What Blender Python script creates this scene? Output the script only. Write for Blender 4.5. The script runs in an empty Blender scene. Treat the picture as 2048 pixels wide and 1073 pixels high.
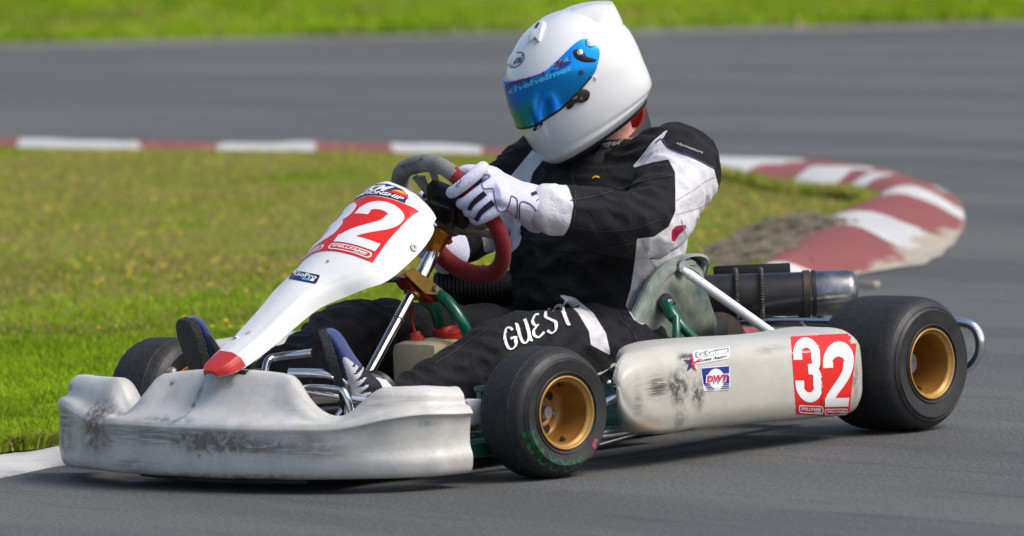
import bpy, bmesh, math, random
import numpy as np
from mathutils import Vector, Matrix, noise as mnoise
from mathutils.bvhtree import BVHTree
random.seed(7); rng = np.random.default_rng(7)
SC = bpy.context.scene
COL = SC.collection
rad = math.radians

# ------------------------------------------------------------------ camera
CP = np.array([11.81079051, 11.07248269, 1.45046279])
CN = np.array([-0.7422506, -0.66696456, -0.06497943])
CR = np.array([-0.6656295, 0.74500951, -0.04356831])
CU = np.array([-0.07746881, -0.01091363, 0.99693504])
CF = 16050.356
cam = bpy.data.cameras.new('camera'); camo = bpy.data.objects.new('camera', cam); COL.objects.link(camo)
R = Matrix(((CR[0], CU[0], -CN[0], CP[0]), (CR[1], CU[1], -CN[1], CP[1]), (CR[2], CU[2], -CN[2], CP[2]), (0, 0, 0, 1)))
camo.matrix_world = R
cam.sensor_width = 36.0; cam.lens = CF * 36.0 / 2048.0
cam.clip_start = 0.5; cam.clip_end = 3000
cam.dof.use_dof = True; cam.dof.focus_distance = 16.35; cam.dof.aperture_fstop = 5.8
SC.camera = camo

# ------------------------------------------------------------------ light
W = bpy.data.worlds.new('World'); SC.world = W; W.use_nodes = True
nt = W.node_tree; nt.nodes.clear()
SUN_EL = 50.0; SUN_DIR = Vector((-0.25, 1.0, 0)).normalized()      # towards the sun, on the ground
sky = nt.nodes.new('ShaderNodeTexSky'); sky.sky_type = 'NISHITA'; sky.sun_disc = False
sky.sun_elevation = rad(SUN_EL); sky.sun_rotation = math.atan2(SUN_DIR.x, SUN_DIR.y)
sky.air_density = 1.0; sky.dust_density = 3.0; sky.ozone_density = 1.0
bg = nt.nodes.new('ShaderNodeBackground'); bg.inputs[1].default_value = 0.15
wo = nt.nodes.new('ShaderNodeOutputWorld')
nt.links.new(sky.outputs[0], bg.inputs[0]); nt.links.new(bg.outputs[0], wo.inputs[0])
sl = bpy.data.lights.new('sun', 'SUN'); sl.energy = 2.2; sl.angle = rad(32.0); sl.color = (1.0, 0.95, 0.88)
so = bpy.data.objects.new('sun', sl); COL.objects.link(so)
sd = Vector((SUN_DIR.x * math.cos(rad(SUN_EL)), SUN_DIR.y * math.cos(rad(SUN_EL)), math.sin(rad(SUN_EL))))
so.rotation_euler = sd.to_track_quat('Z', 'Y').to_euler(); so.location = (0, 5, 12)
SC.view_settings.view_transform = 'Standard'; SC.view_settings.look = 'None'
SC.view_settings.exposure = 0.16; SC.view_settings.gamma = 1.0; SC.view_settings.use_curve_mapping = False

# ------------------------------------------------------------------ maths helpers
def A(*p): return np.array(p, float)
def ray(px, py):
    v = CN + ((px - 1024) / CF) * CR - ((py - 536.5) / CF) * CU
    return v / np.linalg.norm(v)
def P(px, py, ax, val):
    """point of the place that lies on the plane ax = val, along the sight line measured in the photograph"""
    v = ray(px, py); i = 'xyz'.index(ax)
    return CP + v * ((val - CP[i]) / v[i])
def PP(px, py, p0, n):
    v = ray(px, py); n = np.asarray(n, float)
    return CP + v * (((np.asarray(p0) - CP) @ n) / (v @ n))
def Q(p):
    v = np.asarray(p, float) - CP; t = v @ CN
    return np.stack([1024 + CF * (v @ CR) / t, 536.5 - CF * (v @ CU) / t], -1)
def unit(v):
    v = np.asarray(v, float); return v / (np.linalg.norm(v) + 1e-12)
def cat(pts, n=8, closed=False):
    """Catmull-Rom curve through the points (any dimension), n steps a span"""
    p = [np.asarray(q, float) for q in pts]; m = len(p); out = []
    for i in range(m if closed else m - 1):
        a, b, c, d = (p[(i - 1) % m], p[i], p[(i + 1) % m], p[(i + 2) % m]) if closed else \
            (p[max(i - 1, 0)], p[i], p[i + 1], p[min(i + 2, m - 1)])
        for k in range(n):
            t = k / n
            out.append(.5 * ((2 * b) + (c - a) * t + (2 * a - 5 * b + 4 * c - d) * t * t + (3 * b - a - 3 * c + d) * t ** 3))
    if not closed: out.append(p[-1])
    return out
def sm(x, a, b):
    t = np.clip((x - a) / (b - a), 0, 1); return t * t * (3 - 2 * t)

# ------------------------------------------------------------------ mesh helpers
class MB:
    def __init__(s): s.v = []; s.f = []; s.m = []
    def add(s, vf, mi=0):
        v, f = vf; o = len(s.v); s.v += [tuple(map(float, q)) for q in v]
        s.f += [tuple(i + o for i in g) for g in f]; s.m += [mi] * len(f); return s
def loft(rings, closed=True, caps=True):
    n = len(rings[0]); v = [p for r in rings for p in r]; f = []
    for i in range(len(rings) - 1):
        for j in range(n if closed else n - 1):
            k = (j + 1) % n; f.append((i * n + j, i * n + k, (i + 1) * n + k, (i + 1) * n + j))
    if caps and closed:
        f.append(tuple(range(n - 1, -1, -1))); b = (len(rings) - 1) * n; f.append(tuple(range(b, b + n)))
    return v, f
def frames(pts, closed=False, up=None):
    m = len(pts); T = []
    for i in range(m):
        a = pts[(i - 1) % m] if (closed or i > 0) else pts[i]
        b = pts[(i + 1) % m] if (closed or i < m - 1) else pts[i]
        T.append(unit(np.asarray(b) - np.asarray(a)))
    u = np.asarray(up if up is not None else (0, 0, 1.)); 
    if abs(T[0] @ unit(u)) > .95: u = A(0, 1, 0.1)
    N = unit(u - T[0] * (u @ T[0])); out = []
    for t in T:
        N = unit(N - t * (N @ t)); out.append((t, N, np.cross(t, N)))
    return out
def tube(pts, r, seg=12, closed=False, smooth=0, ry=None, up=None, round_end=False):
    pts = [np.asarray(p, float) for p in pts]
    r = list(r) if hasattr(r, '__len__') else [r] * len(pts)
    ry = list(ry) if (ry is not None and hasattr(ry, '__len__')) else ([ry] * len(pts) if ry is not None else r)
    if smooth:
        q = cat([np.r_[p, a, b] for p, a, b in zip(pts, r, ry)], smooth, closed)
        pts = [x[:3] for x in q]; r = [x[3] for x in q]; ry = [x[4] for x in q]
    if round_end and not closed:
        for e in (0, -1):
            d = unit(pts[e] - pts[1 if e == 0 else -2]); R0, R1, c = r[e], ry[e], pts[e]
            add = [(c + d * min(R0, R1) * math.sin(a), R0 * math.cos(a), R1 * math.cos(a)) for a in (.45, .9, 1.3, 1.52)]
            if e == 0:
                for x in add: pts.insert(0, x[0]); r.insert(0, x[1]); ry.insert(0, x[2])
            else:
                for x in add: pts.append(x[0]); r.append(x[1]); ry.append(x[2])
    fr = frames(pts, closed, up)
    rings = [[p + fN * (a * math.cos(2 * math.pi * k / seg)) + fB * (b * math.sin(2 * math.pi * k / seg)) for k in range(seg)]
             for p, a, b, (t, fN, fB) in zip(pts, r, ry, fr)]
    if closed: rings.append(rings[0])
    return loft(rings, True, not closed)
def basis(d, up=(0, 0, 1)):
    d = unit(d); u = np.asarray(up, float)
    if abs(d @ u) > .98: u = A(1, 0, 0)
    a = unit(np.cross(u, d)); return d, a, np.cross(d, a)
def lathe(prof, c, d, seg=48, cap=False):
    """prof: (radius, height along d)"""
    d, a, b = basis(d); c = np.asarray(c, float)
    rings = [[c + d * h + (a * math.cos(2 * math.pi * k / seg) + b * math.sin(2 * math.pi * k / seg)) * r for k in range(seg)] for r, h in prof]
    return loft(rings, True, cap)
def cyl(p0, p1, r, seg=16): return tube([p0, p1], r, seg)
def boxv(c, s, M=None, bev=0.0):
    bm = bmesh.new(); bmesh.ops.create_cube(bm, size=1)
    bmesh.ops.scale(bm, vec=Vector(s), verts=bm.verts)
    if bev: bmesh.ops.bevel(bm, geom=list(bm.edges), offset=bev, segments=2, affect='EDGES', profile=.6)
    M = np.eye(3) if M is None else np.asarray(M)      # rows: local x, y, z axes
    v = [np.asarray(c, float) + M.T @ np.array(q.co) for q in bm.verts]
    bm.verts.index_update(); f = [tuple(x.index for x in g.verts) for g in bm.faces]; bm.free()
    return v, f
def prism(poly, c, u, v, w, th, bev=0.0):
    """polygon in the (u, v) plane extruded by th along w"""
    poly = [np.asarray(c) + np.asarray(u) * a + np.asarray(v) * b for a, b in poly]; n = len(poly); w = np.asarray(w, float)
    return loft([[p - w * th / 2 for p in poly], [p + w * th / 2 for p in poly]], True, True)

def mk(name, vf, mat, parent=None, smooth=True, angle=40, mats=None, sub=0):
    if isinstance(vf, MB): v, f, mi = vf.v, vf.f, vf.m
    else: v, f = vf; v = [tuple(map(float, q)) for q in v]; mi = None
    me = bpy.data.meshes.new(name); me.from_pydata(v, [], f)
    bm = bmesh.new(); bm.from_mesh(me); bmesh.ops.remove_doubles(bm, verts=bm.verts, dist=1e-6)
    if mi is None or True: bmesh.ops.recalc_face_normals(bm, faces=bm.faces)
    bm.to_mesh(me); bm.free()
    for m_ in (mats or [mat]): me.materials.append(m_)
    if mi is not None and mats and len(me.polygons) == len(mi): me.polygons.foreach_set('material_index', mi)
    if smooth:
        me.polygons.foreach_set('use_smooth', [True] * len(me.polygons))
        try: me.set_sharp_from_angle(angle=rad(angle))
        except Exception: pass
    o = bpy.data.objects.new(name, me); COL.objects.link(o)
    if sub:
        s_ = o.modifiers.new('subdivision', 'SUBSURF'); s_.levels = s_.render_levels = sub
    if parent is not None: setpar(o, parent)
    return o
def setpar(o, parent):
    o.parent = parent
    m = Matrix.Translation(parent.location) if parent.parent is None else Matrix.Identity(4)
    o.matrix_parent_inverse = m.inverted()
def root(name, loc, label, cat_, group=None):
    o = bpy.data.objects.new(name, None); o.empty_display_size = .2; COL.objects.link(o); o.location = loc
    tag(o, label, cat_, group); return o
def tag(o, label=None, cat_=None, group=None, kind=None):
    if label: o['label'] = label
    if cat_: o['category'] = cat_
    if group: o['group'] = group
    if kind: o['kind'] = kind
    return o

# ------------------------------------------------------------------ materials
def mat(name, col, rough=.5, metal=0., spec=.5, coat=0., sheen=0., noise=0., nscale=20., bump=0., bscale=60., col2=None, aniso=None, trans=0.):
    m = bpy.data.materials.new(name); m.use_nodes = True; t = m.node_tree; b = t.nodes['Principled BSDF']
    b.inputs['Base Color'].default_value = (*col, 1); b.inputs['Roughness'].default_value = rough
    b.inputs['Metallic'].default_value = metal; b.inputs['Specular IOR Level'].default_value = spec
    b.inputs['Coat Weight'].default_value = coat; b.inputs['Coat Roughness'].default_value = .05
    b.inputs['Sheen Weight'].default_value = sheen
    tc = t.nodes.new('ShaderNodeTexCoord')
    vec = tc.outputs['Object']
    if aniso:
        mp = t.nodes.new('ShaderNodeMapping'); mp.inputs['Scale'].default_value = aniso; t.links.new(vec, mp.inputs[0]); vec = mp.outputs[0]
    if noise:
        n = t.nodes.new('ShaderNodeTexNoise'); n.inputs['Scale'].default_value = nscale; n.inputs['Detail'].default_value = 6; n.inputs['Roughness'].default_value = .65
        t.links.new(vec, n.inputs['Vector'])
        cr = t.nodes.new('ShaderNodeValToRGB'); cr.color_ramp.elements[0].position = .32; cr.color_ramp.elements[1].position = .68
        c2 = col2 if col2 else tuple(c * (1 - noise) for c in col)
        cr.color_ramp.elements[0].color = (*c2, 1); cr.color_ramp.elements[1].color = (*col, 1)
        t.links.new(n.outputs[0], cr.inputs[0]); t.links.new(cr.outputs[0], b.inputs['Base Color'])
        mr = t.nodes.new('ShaderNodeMapRange'); mr.inputs['To Min'].default_value = min(1, rough * 1.25); mr.inputs['To Max'].default_value = rough * .85
        t.links.new(n.outputs[0], mr.inputs[0]); t.links.new(mr.outputs[0], b.inputs['Roughness'])
    if bump:
        n2 = t.nodes.new('ShaderNodeTexNoise'); n2.inputs['Scale'].default_value = bscale; n2.inputs['Detail'].default_value = 5
        t.links.new(vec, n2.inputs['Vector']); bp = t.nodes.new('ShaderNodeBump'); bp.inputs['Strength'].default_value = bump; bp.inputs['Distance'].default_value = .01
        t.links.new(n2.outputs[0], bp.inputs['Height']); t.links.new(bp.outputs[0], b.inputs['Normal'])
    return m
def N_(t, typ, **kw):
    n = t.nodes.new(typ)
    for k, v in kw.items(): n.inputs[k].default_value = v
    return n
def mixc(t, fac, c1, c2):
    n = t.nodes.new('ShaderNodeMix'); n.data_type = 'RGBA'
    for i, c in ((0, fac), (6, c1), (7, c2)):
        if hasattr(c, 'links'): t.links.new(c, n.inputs[i])
        else: n.inputs[i].default_value = c if i == 0 else (*c, 1)
    return n.outputs[2]
def ramp(t, fac, stops):
    r = t.nodes.new('ShaderNodeValToRGB'); e = r.color_ramp.elements
    while len(e) < len(stops): e.new(.5)
    for x, (p, c) in zip(e, stops): x.position = p; x.color = (*(c if hasattr(c, '__len__') else (c, c, c)), 1)
    t.links.new(fac, r.inputs[0]); return r.outputs[0]
def math_(t, op, a, b=None):
    n = t.nodes.new('ShaderNodeMath'); n.operation = op
    for i, c in enumerate((a, b)):
        if c is None: continue
        if hasattr(c, 'links'): t.links.new(c, n.inputs[i])
        else: n.inputs[i].default_value = c
    return n.outputs[0]
def blob(t, pos, c, s, soft=.5):
    """1 inside an ellipsoid of half axes s at c, falling to 0 at its rim; the rim is ragged"""
    mp = t.nodes.new('ShaderNodeVectorMath'); mp.operation = 'SUBTRACT'; t.links.new(pos, mp.inputs[0]); mp.inputs[1].default_value = tuple(map(float, c))
    dv = t.nodes.new('ShaderNodeVectorMath'); dv.operation = 'DIVIDE'; t.links.new(mp.outputs[0], dv.inputs[0]); dv.inputs[1].default_value = s
    ln = t.nodes.new('ShaderNodeVectorMath'); ln.operation = 'LENGTH'; t.links.new(dv.outputs[0], ln.inputs[0])
    mr = t.nodes.new('ShaderNodeMapRange'); mr.interpolation_type = 'SMOOTHSTEP'
    t.links.new(ln.outputs['Value'], mr.inputs[0]); mr.inputs[1].default_value = 1 - soft; mr.inputs[2].default_value = 1.0
    mr.inputs[3].default_value = 1; mr.inputs[4].default_value = 0
    return mr.outputs[0]

M = {}
M['tyre'] = mat('tyre rubber', (.027, .027, .029), .62, noise=.45, nscale=70, bump=.25, bscale=260, spec=.4, col2=(.013, .013, .015))
M['sidewall'] = mat('tyre sidewall rubber', (.028, .028, .029), .5, noise=.5, nscale=35, bump=.05, bscale=90, spec=.5)
M['gold'] = mat('gold painted magnesium', (.40, .19, .035), .42, .3, noise=.35, nscale=18, coat=.2)
M['gold_lip'] = mat('gold rim lip', (.50, .28, .075), .38, .35, noise=.2, nscale=25)
M['chrome'] = mat('chrome tube', (.82, .82, .85), .13, 1., noise=.12, nscale=30)
M['steel'] = mat('dull steel', (.42, .42, .43), .38, .9, noise=.4, nscale=60)
M['alu'] = mat('brushed grey aluminium', (.36, .35, .32), .42, .6, noise=.2, nscale=50)
M['black_metal'] = mat('black metal', (.016, .016, .017), .42, .3, noise=.5, nscale=40, col2=(.035, .03, .026))
M['exhaust'] = mat('sooty black silencer', (.020, .021, .024), .38, .4, noise=.5, nscale=14, col2=(.050, .045, .042), bump=.05, bscale=30)
M['can'] = mat('scuffed polished can', (.42, .42, .42), .28, 1., noise=.7, nscale=14, col2=(.07, .065, .06))
M['spring'] = mat('dull spring wire', (.16, .15, .14), .5, .6, noise=.4, nscale=60)
M['rust'] = mat('rusty clamp', (.085, .065, .05), .6, .5, noise=.5, nscale=80)
M['black_plastic'] = mat('black plastic', (.014, .014, .015), .34, noise=.3, nscale=30)
M['green'] = mat('green chassis paint', (.0, .105, .058), .28, noise=.25, nscale=25, coat=.4)
M['orange'] = mat('orange anodised', (.62, .20, .015), .3, .7, noise=.3, nscale=40)
M['gold_anod'] = mat('gold anodised', (.45, .26, .06), .35, .7, noise=.3, nscale=60)
M['red_anod'] = mat('red anodised', (.36, .02, .015), .38, .5, noise=.3, nscale=60)
M['red_plastic'] = mat('red plastic cap', (.55, .035, .015), .4, noise=.2, nscale=60)
M['tank'] = mat('milky fuel tank', (.50, .42, .26), .42, noise=.25, nscale=12)
M['suede_red'] = mat('red suede', (.22, .004, .008), .8, sheen=.08, noise=.25, nscale=40, bump=.2, bscale=300)
M['suede_grey'] = mat('grey suede', (.21, .22, .215), .85, sheen=.1, noise=.3, nscale=25, bump=.2, bscale=300, col2=(.10, .105, .10))
M['seat'] = mat('dark green seat shell', (.012, .042, .042), .25, noise=.4, nscale=15, coat=.4)
M['seat_rim'] = mat('pale worn seat edge', (.36, .40, .35), .3, noise=.4, nscale=25, coat=.3, col2=(.15, .19, .16))
M['seat_back'] = mat('seat laminate back', (.27, .28, .20), .5, noise=.5, nscale=13, col2=(.04, .085, .085), coat=.05)
M['glove'] = mat('white glove fabric', (.62, .62, .80), .75, noise=.10, nscale=25, bump=.25, bscale=200, sheen=.3)
M['glove_dark'] = mat('black glove panel', (.014, .010, .035), .8)
M['cuff'] = mat('off white sleeve cuff', (.62, .59, .54), .8, noise=.14, nscale=20, bump=.3, bscale=60, sheen=.2)
M['sole'] = mat('black shoe sole', (.018, .020, .020), .6, bump=.8, bscale=260, noise=.3, nscale=60)
M['blue_shoe'] = mat('blue suede shoe', (.010, .034, .19), .65, noise=.4, nscale=40, sheen=.4)
M['white_shoe'] = mat('white shoe leather', (.62, .62, .68), .5, noise=.12, nscale=40)
M['grey_strap'] = mat('grey strap', (.10, .10, .115), .7)
M['skin'] = mat('skin', (.50, .26, .18), .5, noise=.2, nscale=30)
M['helmet'] = mat('white helmet shell', (.78, .79, .80), .16, coat=.6, noise=.03, nscale=6)
M['helmet_trim'] = mat('black rubber trim', (.012, .012, .014), .45)
M['pr_white'] = mat('white vinyl', (.80, .80, .82), .35)
M['pr_red'] = mat('red vinyl', (.74, .020, .014), .32, noise=.10, nscale=25)
M['tip_red'] = mat('faded red nose tape', (.52, .030, .026), .4, noise=.15, nscale=50)
M['pr_black'] = mat('black print', (.015, .013, .02), .4)
M['pr_blue'] = mat('blue print', (.015, .03, .26), .35)
M['pr_navy'] = mat('navy print', (.025, .02, .07), .4)
M['pr_cyan'] = mat('cyan print', (.05, .42, .72), .35)
M['pr_pink'] = mat('pinkish red print', (.62, .02, .09), .35)
M['pr_yellow'] = mat('yellow print', (.75, .36, .02), .4)
M['pr_grey'] = mat('grey print', (.33, .34, .36), .4)
M['pr_maroon'] = mat('maroon print', (.16, .012, .04), .4)
M['pr_green'] = mat('faded green tyre print', (.014, .13, .048), .7, noise=.5, nscale=120)
M['pr_tyrepink'] = mat('pink tyre mark', (.30, .04, .09), .6)
M['seam'] = mat('seam thread', (.05, .04, .16), .8)
M['seam_soft'] = mat('quilting thread', (.33, .33, .38), .8)
M['screen'] = mat('dark glossy display', (.012, .014, .014), .12, coat=.5)

def plastic(name, base, spots, dirt=.5, yellow=None, scale=7.0, grime_shade=(.055, .05, .047)):
    """scuffed bodywork plastic: large soft dirt, fine scratches, and marks of their own shape at given places"""
    m = bpy.data.materials.new(name); m.use_nodes = True; t = m.node_tree; b = t.nodes['Principled BSDF']
    tc = t.nodes.new('ShaderNodeTexCoord'); pos = tc.outputs['Object']
    n1 = N_(t, 'ShaderNodeTexNoise', Scale=scale, Detail=8., Roughness=.7); t.links.new(pos, n1.inputs['Vector'])
    n2 = N_(t, 'ShaderNodeTexNoise', Scale=55., Detail=6., Roughness=.75); t.links.new(pos, n2.inputs['Vector'])
    mp = t.nodes.new('ShaderNodeMapping'); mp.inputs['Scale'].default_value = (9, 9, 160); t.links.new(pos, mp.inputs[0])
    n3 = N_(t, 'ShaderNodeTexNoise', Scale=1.6, Detail=5., Roughness=.7); t.links.new(mp.outputs[0], n3.inputs['Vector'])
    c = mixc(t, ramp(t, n1.outputs[0], [(.38, 0), (.72, dirt)]), base, tuple(x * .62 for x in base))
    c = mixc(t, ramp(t, n3.outputs[0], [(.58, 0), (.70, .4 * dirt)]), c, tuple(x * .45 for x in base))
    for rot, sc_ in (((.5, .2, .9), 4.), ((1.1, .6, .2), 5.)):          # fine scratches
        mq = t.nodes.new('ShaderNodeMapping'); mq.inputs['Rotation'].default_value = rot; mq.inputs['Scale'].default_value = (3, 60, 60); t.links.new(pos, mq.inputs[0])
        nq = N_(t, 'ShaderNodeTexNoise', Scale=sc_, Detail=3., Roughness=.5); t.links.new(mq.outputs[0], nq.inputs['Vector'])
        c = mixc(t, ramp(t, nq.outputs[0], [(.68, 0), (.72, .55 * min(1, dirt * 1.4))]), c, tuple(x * .35 for x in base))
    if yellow:
        for cc, ss, col in yellow: c = mixc(t, blob(t, pos, cc, ss, .8), c, col)
    rough = ramp(t, n1.outputs[0], [(.3, .30), (.7, .48)])
    for cc, ss, strength, ani in spots:
        k = math_(t, 'MULTIPLY', blob(t, pos, cc, ss, .9), ramp(t, (n3 if ani else n2).outputs[0], [(.38 if not ani else .40, 0), (.60 if not ani else .56, 1)]))
        k = math_(t, 'MULTIPLY', k, strength * 1.7); k = math_(t, 'MINIMUM', k, .93)
        c = mixc(t, k, c, grime_shade)
    t.links.new(c, b.inputs['Base Color']); t.links.new(rough, b.inputs['Roughness'])
    bp = t.nodes.new('ShaderNodeBump'); bp.inputs['Strength'].default_value = .25; bp.inputs['Distance'].default_value = .01
    n4 = N_(t, 'ShaderNodeTexNoise', Scale=14., Detail=3.); t.links.new(pos, n4.inputs['Vector'])
    t.links.new(n4.outputs[0], bp.inputs['Height']); t.links.new(bp.outputs[0], b.inputs['Normal'])
    b.inputs['Subsurface Weight'].default_value = 0.0
    return m

# ------------------------------------------------------------------ flat print: shapes in the unit square laid on a surface
def bvh_of(o):
    dg = bpy.context.evaluated_depsgraph_get(); e = o.evaluated_get(dg); me = e.to_mesh()
    me.calc_loop_triangles(); v = [Vector(q.co) for q in me.vertices]
    b = BVHTree.FromPolygons(v, [tuple(t.vertices) for t in me.loop_triangles]); e.to_mesh_clear(); return b
def hom(q):
    """map of the unit square (0,0),(1,0),(1,1),(0,1) onto the four points q"""
    (x0, y0), (x1, y1), (x2, y2), (x3, y3) = q
    Am = []; bb = []
    for (u, v), (x, y) in zip(((0, 0), (1, 0), (1, 1), (0, 1)), q):
        Am.append([u, v, 1, 0, 0, 0, -u * x, -v * x]); bb.append(x)
        Am.append([0, 0, 0, u, v, 1, -u * y, -v * y]); bb.append(y)
    h = np.linalg.solve(np.array(Am, float), np.array(bb, float)); h = np.r_[h, 1].reshape(3, 3)
    def f(u, v):
        w = h @ np.array([u, v, 1.]); return w[0] / w[2], w[1] / w[2]
    return f
def on_view(q):
    h = hom(q)
    def f(u, v):
        x, y = h(u, v); return CP, ray(x, y)
    return f
def on_plane(q3, d):
    """q3: four points in the place; the print is pressed on along d"""
    q3 = [np.asarray(p, float) for p in q3]; d = unit(d)
    def f(u, v):
        p = (q3[0] * (1 - u) + q3[1] * u) * (1 - v) + (q3[3] * (1 - u) + q3[2] * u) * v
        return p - d * .3, d
    return f
def cutshape(vs, fs, step):
    bm = bmesh.new(); V = [bm.verts.new((x, y, 0)) for x, y in vs]
    for f in fs:
        try: bm.faces.new([V[i] for i in f])
        except ValueError: pass
    xs = [v[0] for v in vs]; ys = [v[1] for v in vs]
    for ax, lo, hi in ((0, min(xs), max(xs)), (1, min(ys), max(ys))):
        k = math.ceil(lo / step) * step
        while k < hi:
            co = Vector((k, 0, 0)) if ax == 0 else Vector((0, k, 0)); no = Vector((1, 0, 0)) if ax == 0 else Vector((0, 1, 0))
            bmesh.ops.bisect_plane(bm, geom=bm.verts[:] + bm.edges[:] + bm.faces[:], plane_co=co, plane_no=no, dist=1e-6); k += step
    bm.verts.index_update(); out = [(v.co.x, v.co.y) for v in bm.verts], [tuple(x.index for x in f.verts) for f in bm.faces]
    bm.free(); return out
def decal(name, shapes, fn, bv, parent, off=.0008, step=.1):
    """shapes: list of (verts2d, faces, material); later ones lie on top of the earlier ones"""
    V = []; F = []; MI = []; mats_ = []
    for li, (vs, fs, m_) in enumerate(shapes):
        if m_ not in mats_: mats_.append(m_)
        vs, fs = cutshape(vs, fs, step); base = len(V); ok = []
        for (x, y) in vs:
            o, d = fn(x, y); h = bv.ray_cast(Vector(o), Vector(d))
            if h[0] is None: ok.append(False); V.append((0, 0, 0)); continue
            n = h[1]
            if n.dot(Vector(d)) > 0: n = -n
            ok.append(n.dot(Vector(d)) < -.04); V.append(tuple(h[0] + n * (off + li * .0004)))
        for f in fs:
            if all(ok[i] for i in f):
                pts = [np.array(V[base + i]) for i in f]
                if max(np.linalg.norm(pts[i] - pts[i - 1]) for i in range(len(pts))) < .12:
                    F.append(tuple(base + i for i in f)); MI.append(mats_.index(m_))
    used = sorted({i for f in F for i in f}); re = {i: k for k, i in enumerate(used)}
    me = bpy.data.meshes.new(name); me.from_pydata([V[i] for i in used], [], [tuple(re[i] for i in f) for f in F])
    for m_ in mats_: me.materials.append(m_)
    me.polygons.foreach_set('material_index', MI); me.polygons.foreach_set('use_smooth', [True] * len(MI))
    o = bpy.data.objects.new(name, me); COL.objects.link(o); setpar(o, parent); return o
def rect(x0, y0, x1, y1): return [(x0, y0), (x1, y0), (x1, y1), (x0, y1)], [(0, 1, 2, 3)]
def poly(p): return list(p), [tuple(range(len(p)))]
def rrect(x0, y0, x1, y1, rx, ry, n=5):
    p = []
    for cx, cy, a0 in ((x1 - rx, y0 + ry, -90), (x1 - rx, y1 - ry, 0), (x0 + rx, y1 - ry, 90), (x0 + rx, y0 + ry, 180)):
        for k in range(n + 1):
            a = rad(a0 + 90 * k / n); p.append((cx + rx * math.cos(a), cy + ry * math.sin(a)))
    return p, [tuple(range(len(p)))]
def frame2(p, q):
    """ring between outline p and outline q of as many points"""
    n = len(p); return list(p) + list(q), [(i, (i + 1) % n, n + (i + 1) % n, n + i) for i in range(n)]
def ell(cx, cy, rx, ry, n=28): return poly([(cx + rx * math.cos(2 * math.pi * k / n), cy + ry * math.sin(2 * math.pi * k / n)) for k in range(n)])
def stroke(pts, w, wy=None):
    """a band of width w along the points (wy: its width where it runs sideways)"""
    pts = [np.asarray(p, float) for p in pts]; L = []; R_ = []
    for i, p in enumerate(pts):
        t = unit(pts[min(i + 1, len(pts) - 1)] - pts[max(i - 1, 0)]); n = np.array([-t[1], t[0]])
        h = np.array([n[0] * w, n[1] * (wy or w)]) / 2
        L.append(tuple(p + h)); R_.append(tuple(p - h))
    k = len(pts); return L + R_, [(i, i + 1, k + i + 1, k + i) for i in range(k - 1)]
def fit(vf, x0, y0, x1, y1):
    v, f = vf; xs = [p[0] for p in v]; ys = [p[1] for p in v]; a, b, c, d = min(xs), max(xs), min(ys), max(ys)
    return [(x0 + (x - a) / (b - a) * (x1 - x0), y0 + (y - c) / (d - c) * (y1 - y0)) for x, y in v], f
def text(s, x0, y0, x1, y1, bold=.02, shear=0., space=1.):
    cu = bpy.data.curves.new('t', 'FONT'); cu.body = s; cu.offset = bold; cu.shear = shear; cu.space_character = space; cu.resolution_u = 3
    o = bpy.data.objects.new('t', cu); COL.objects.link(o); dg = bpy.context.evaluated_depsgraph_get()
    me = bpy.data.meshes.new_from_object(o.evaluated_get(dg)); v = [(q.co.x, q.co.y) for q in me.vertices]; f = [tuple(p.vertices) for p in me.polygons]
    bpy.data.objects.remove(o); bpy.data.curves.remove(cu); bpy.data.meshes.remove(me)
    return fit((v, f), x0, y0, x1, y1)
def arc(cx, cy, rx, ry, a0, a1, n=14): return [(cx + rx * math.cos(rad(a0 + (a1 - a0) * k / n)), cy + ry * math.sin(rad(a0 + (a1 - a0) * k / n))) for k in range(n + 1)]
def two(x0, y0, x1, y1):
    """heavy condensed 2"""
    w = .345; p = arc(.5, .70, .35, .15, 178, 0, 12) + [(.84, .62), (.78, .52), (.62, .40), (.42, .28), (.26, .17), (.19, .1)]
    p = [(.15, .62)] + p
    a = stroke(cat(p, 2), w, .17); b = rect(0.02, 0, .98, .155)
    return mapb(a, x0, y0, x1, y1), mapb(b, x0, y0, x1, y1)
def three(x0, y0, x1, y1):
    w = .345
    p = [(.15, .66), (.15, .72)] + arc(.5, .74, .35, .175, 180, 0, 12) + [(.85, .66), (.82, .58), (.70, .525), (.52, .515)]
    q = [(.52, .512), (.72, .50), (.84, .43), (.85, .34)] + arc(.5, .26, .35, .175, 0, -180, 12) + [(.15, .34)]
    return mapb(stroke(cat(p, 2), w, .15), x0, y0, x1, y1), mapb(stroke(cat(q, 2), w, .15), x0, y0, x1, y1)
def mapb(vf, x0, y0, x1, y1): return [(x0 + x * (x1 - x0), y0 + y * (y1 - y0)) for x, y in vf[0]], vf[1]
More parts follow.
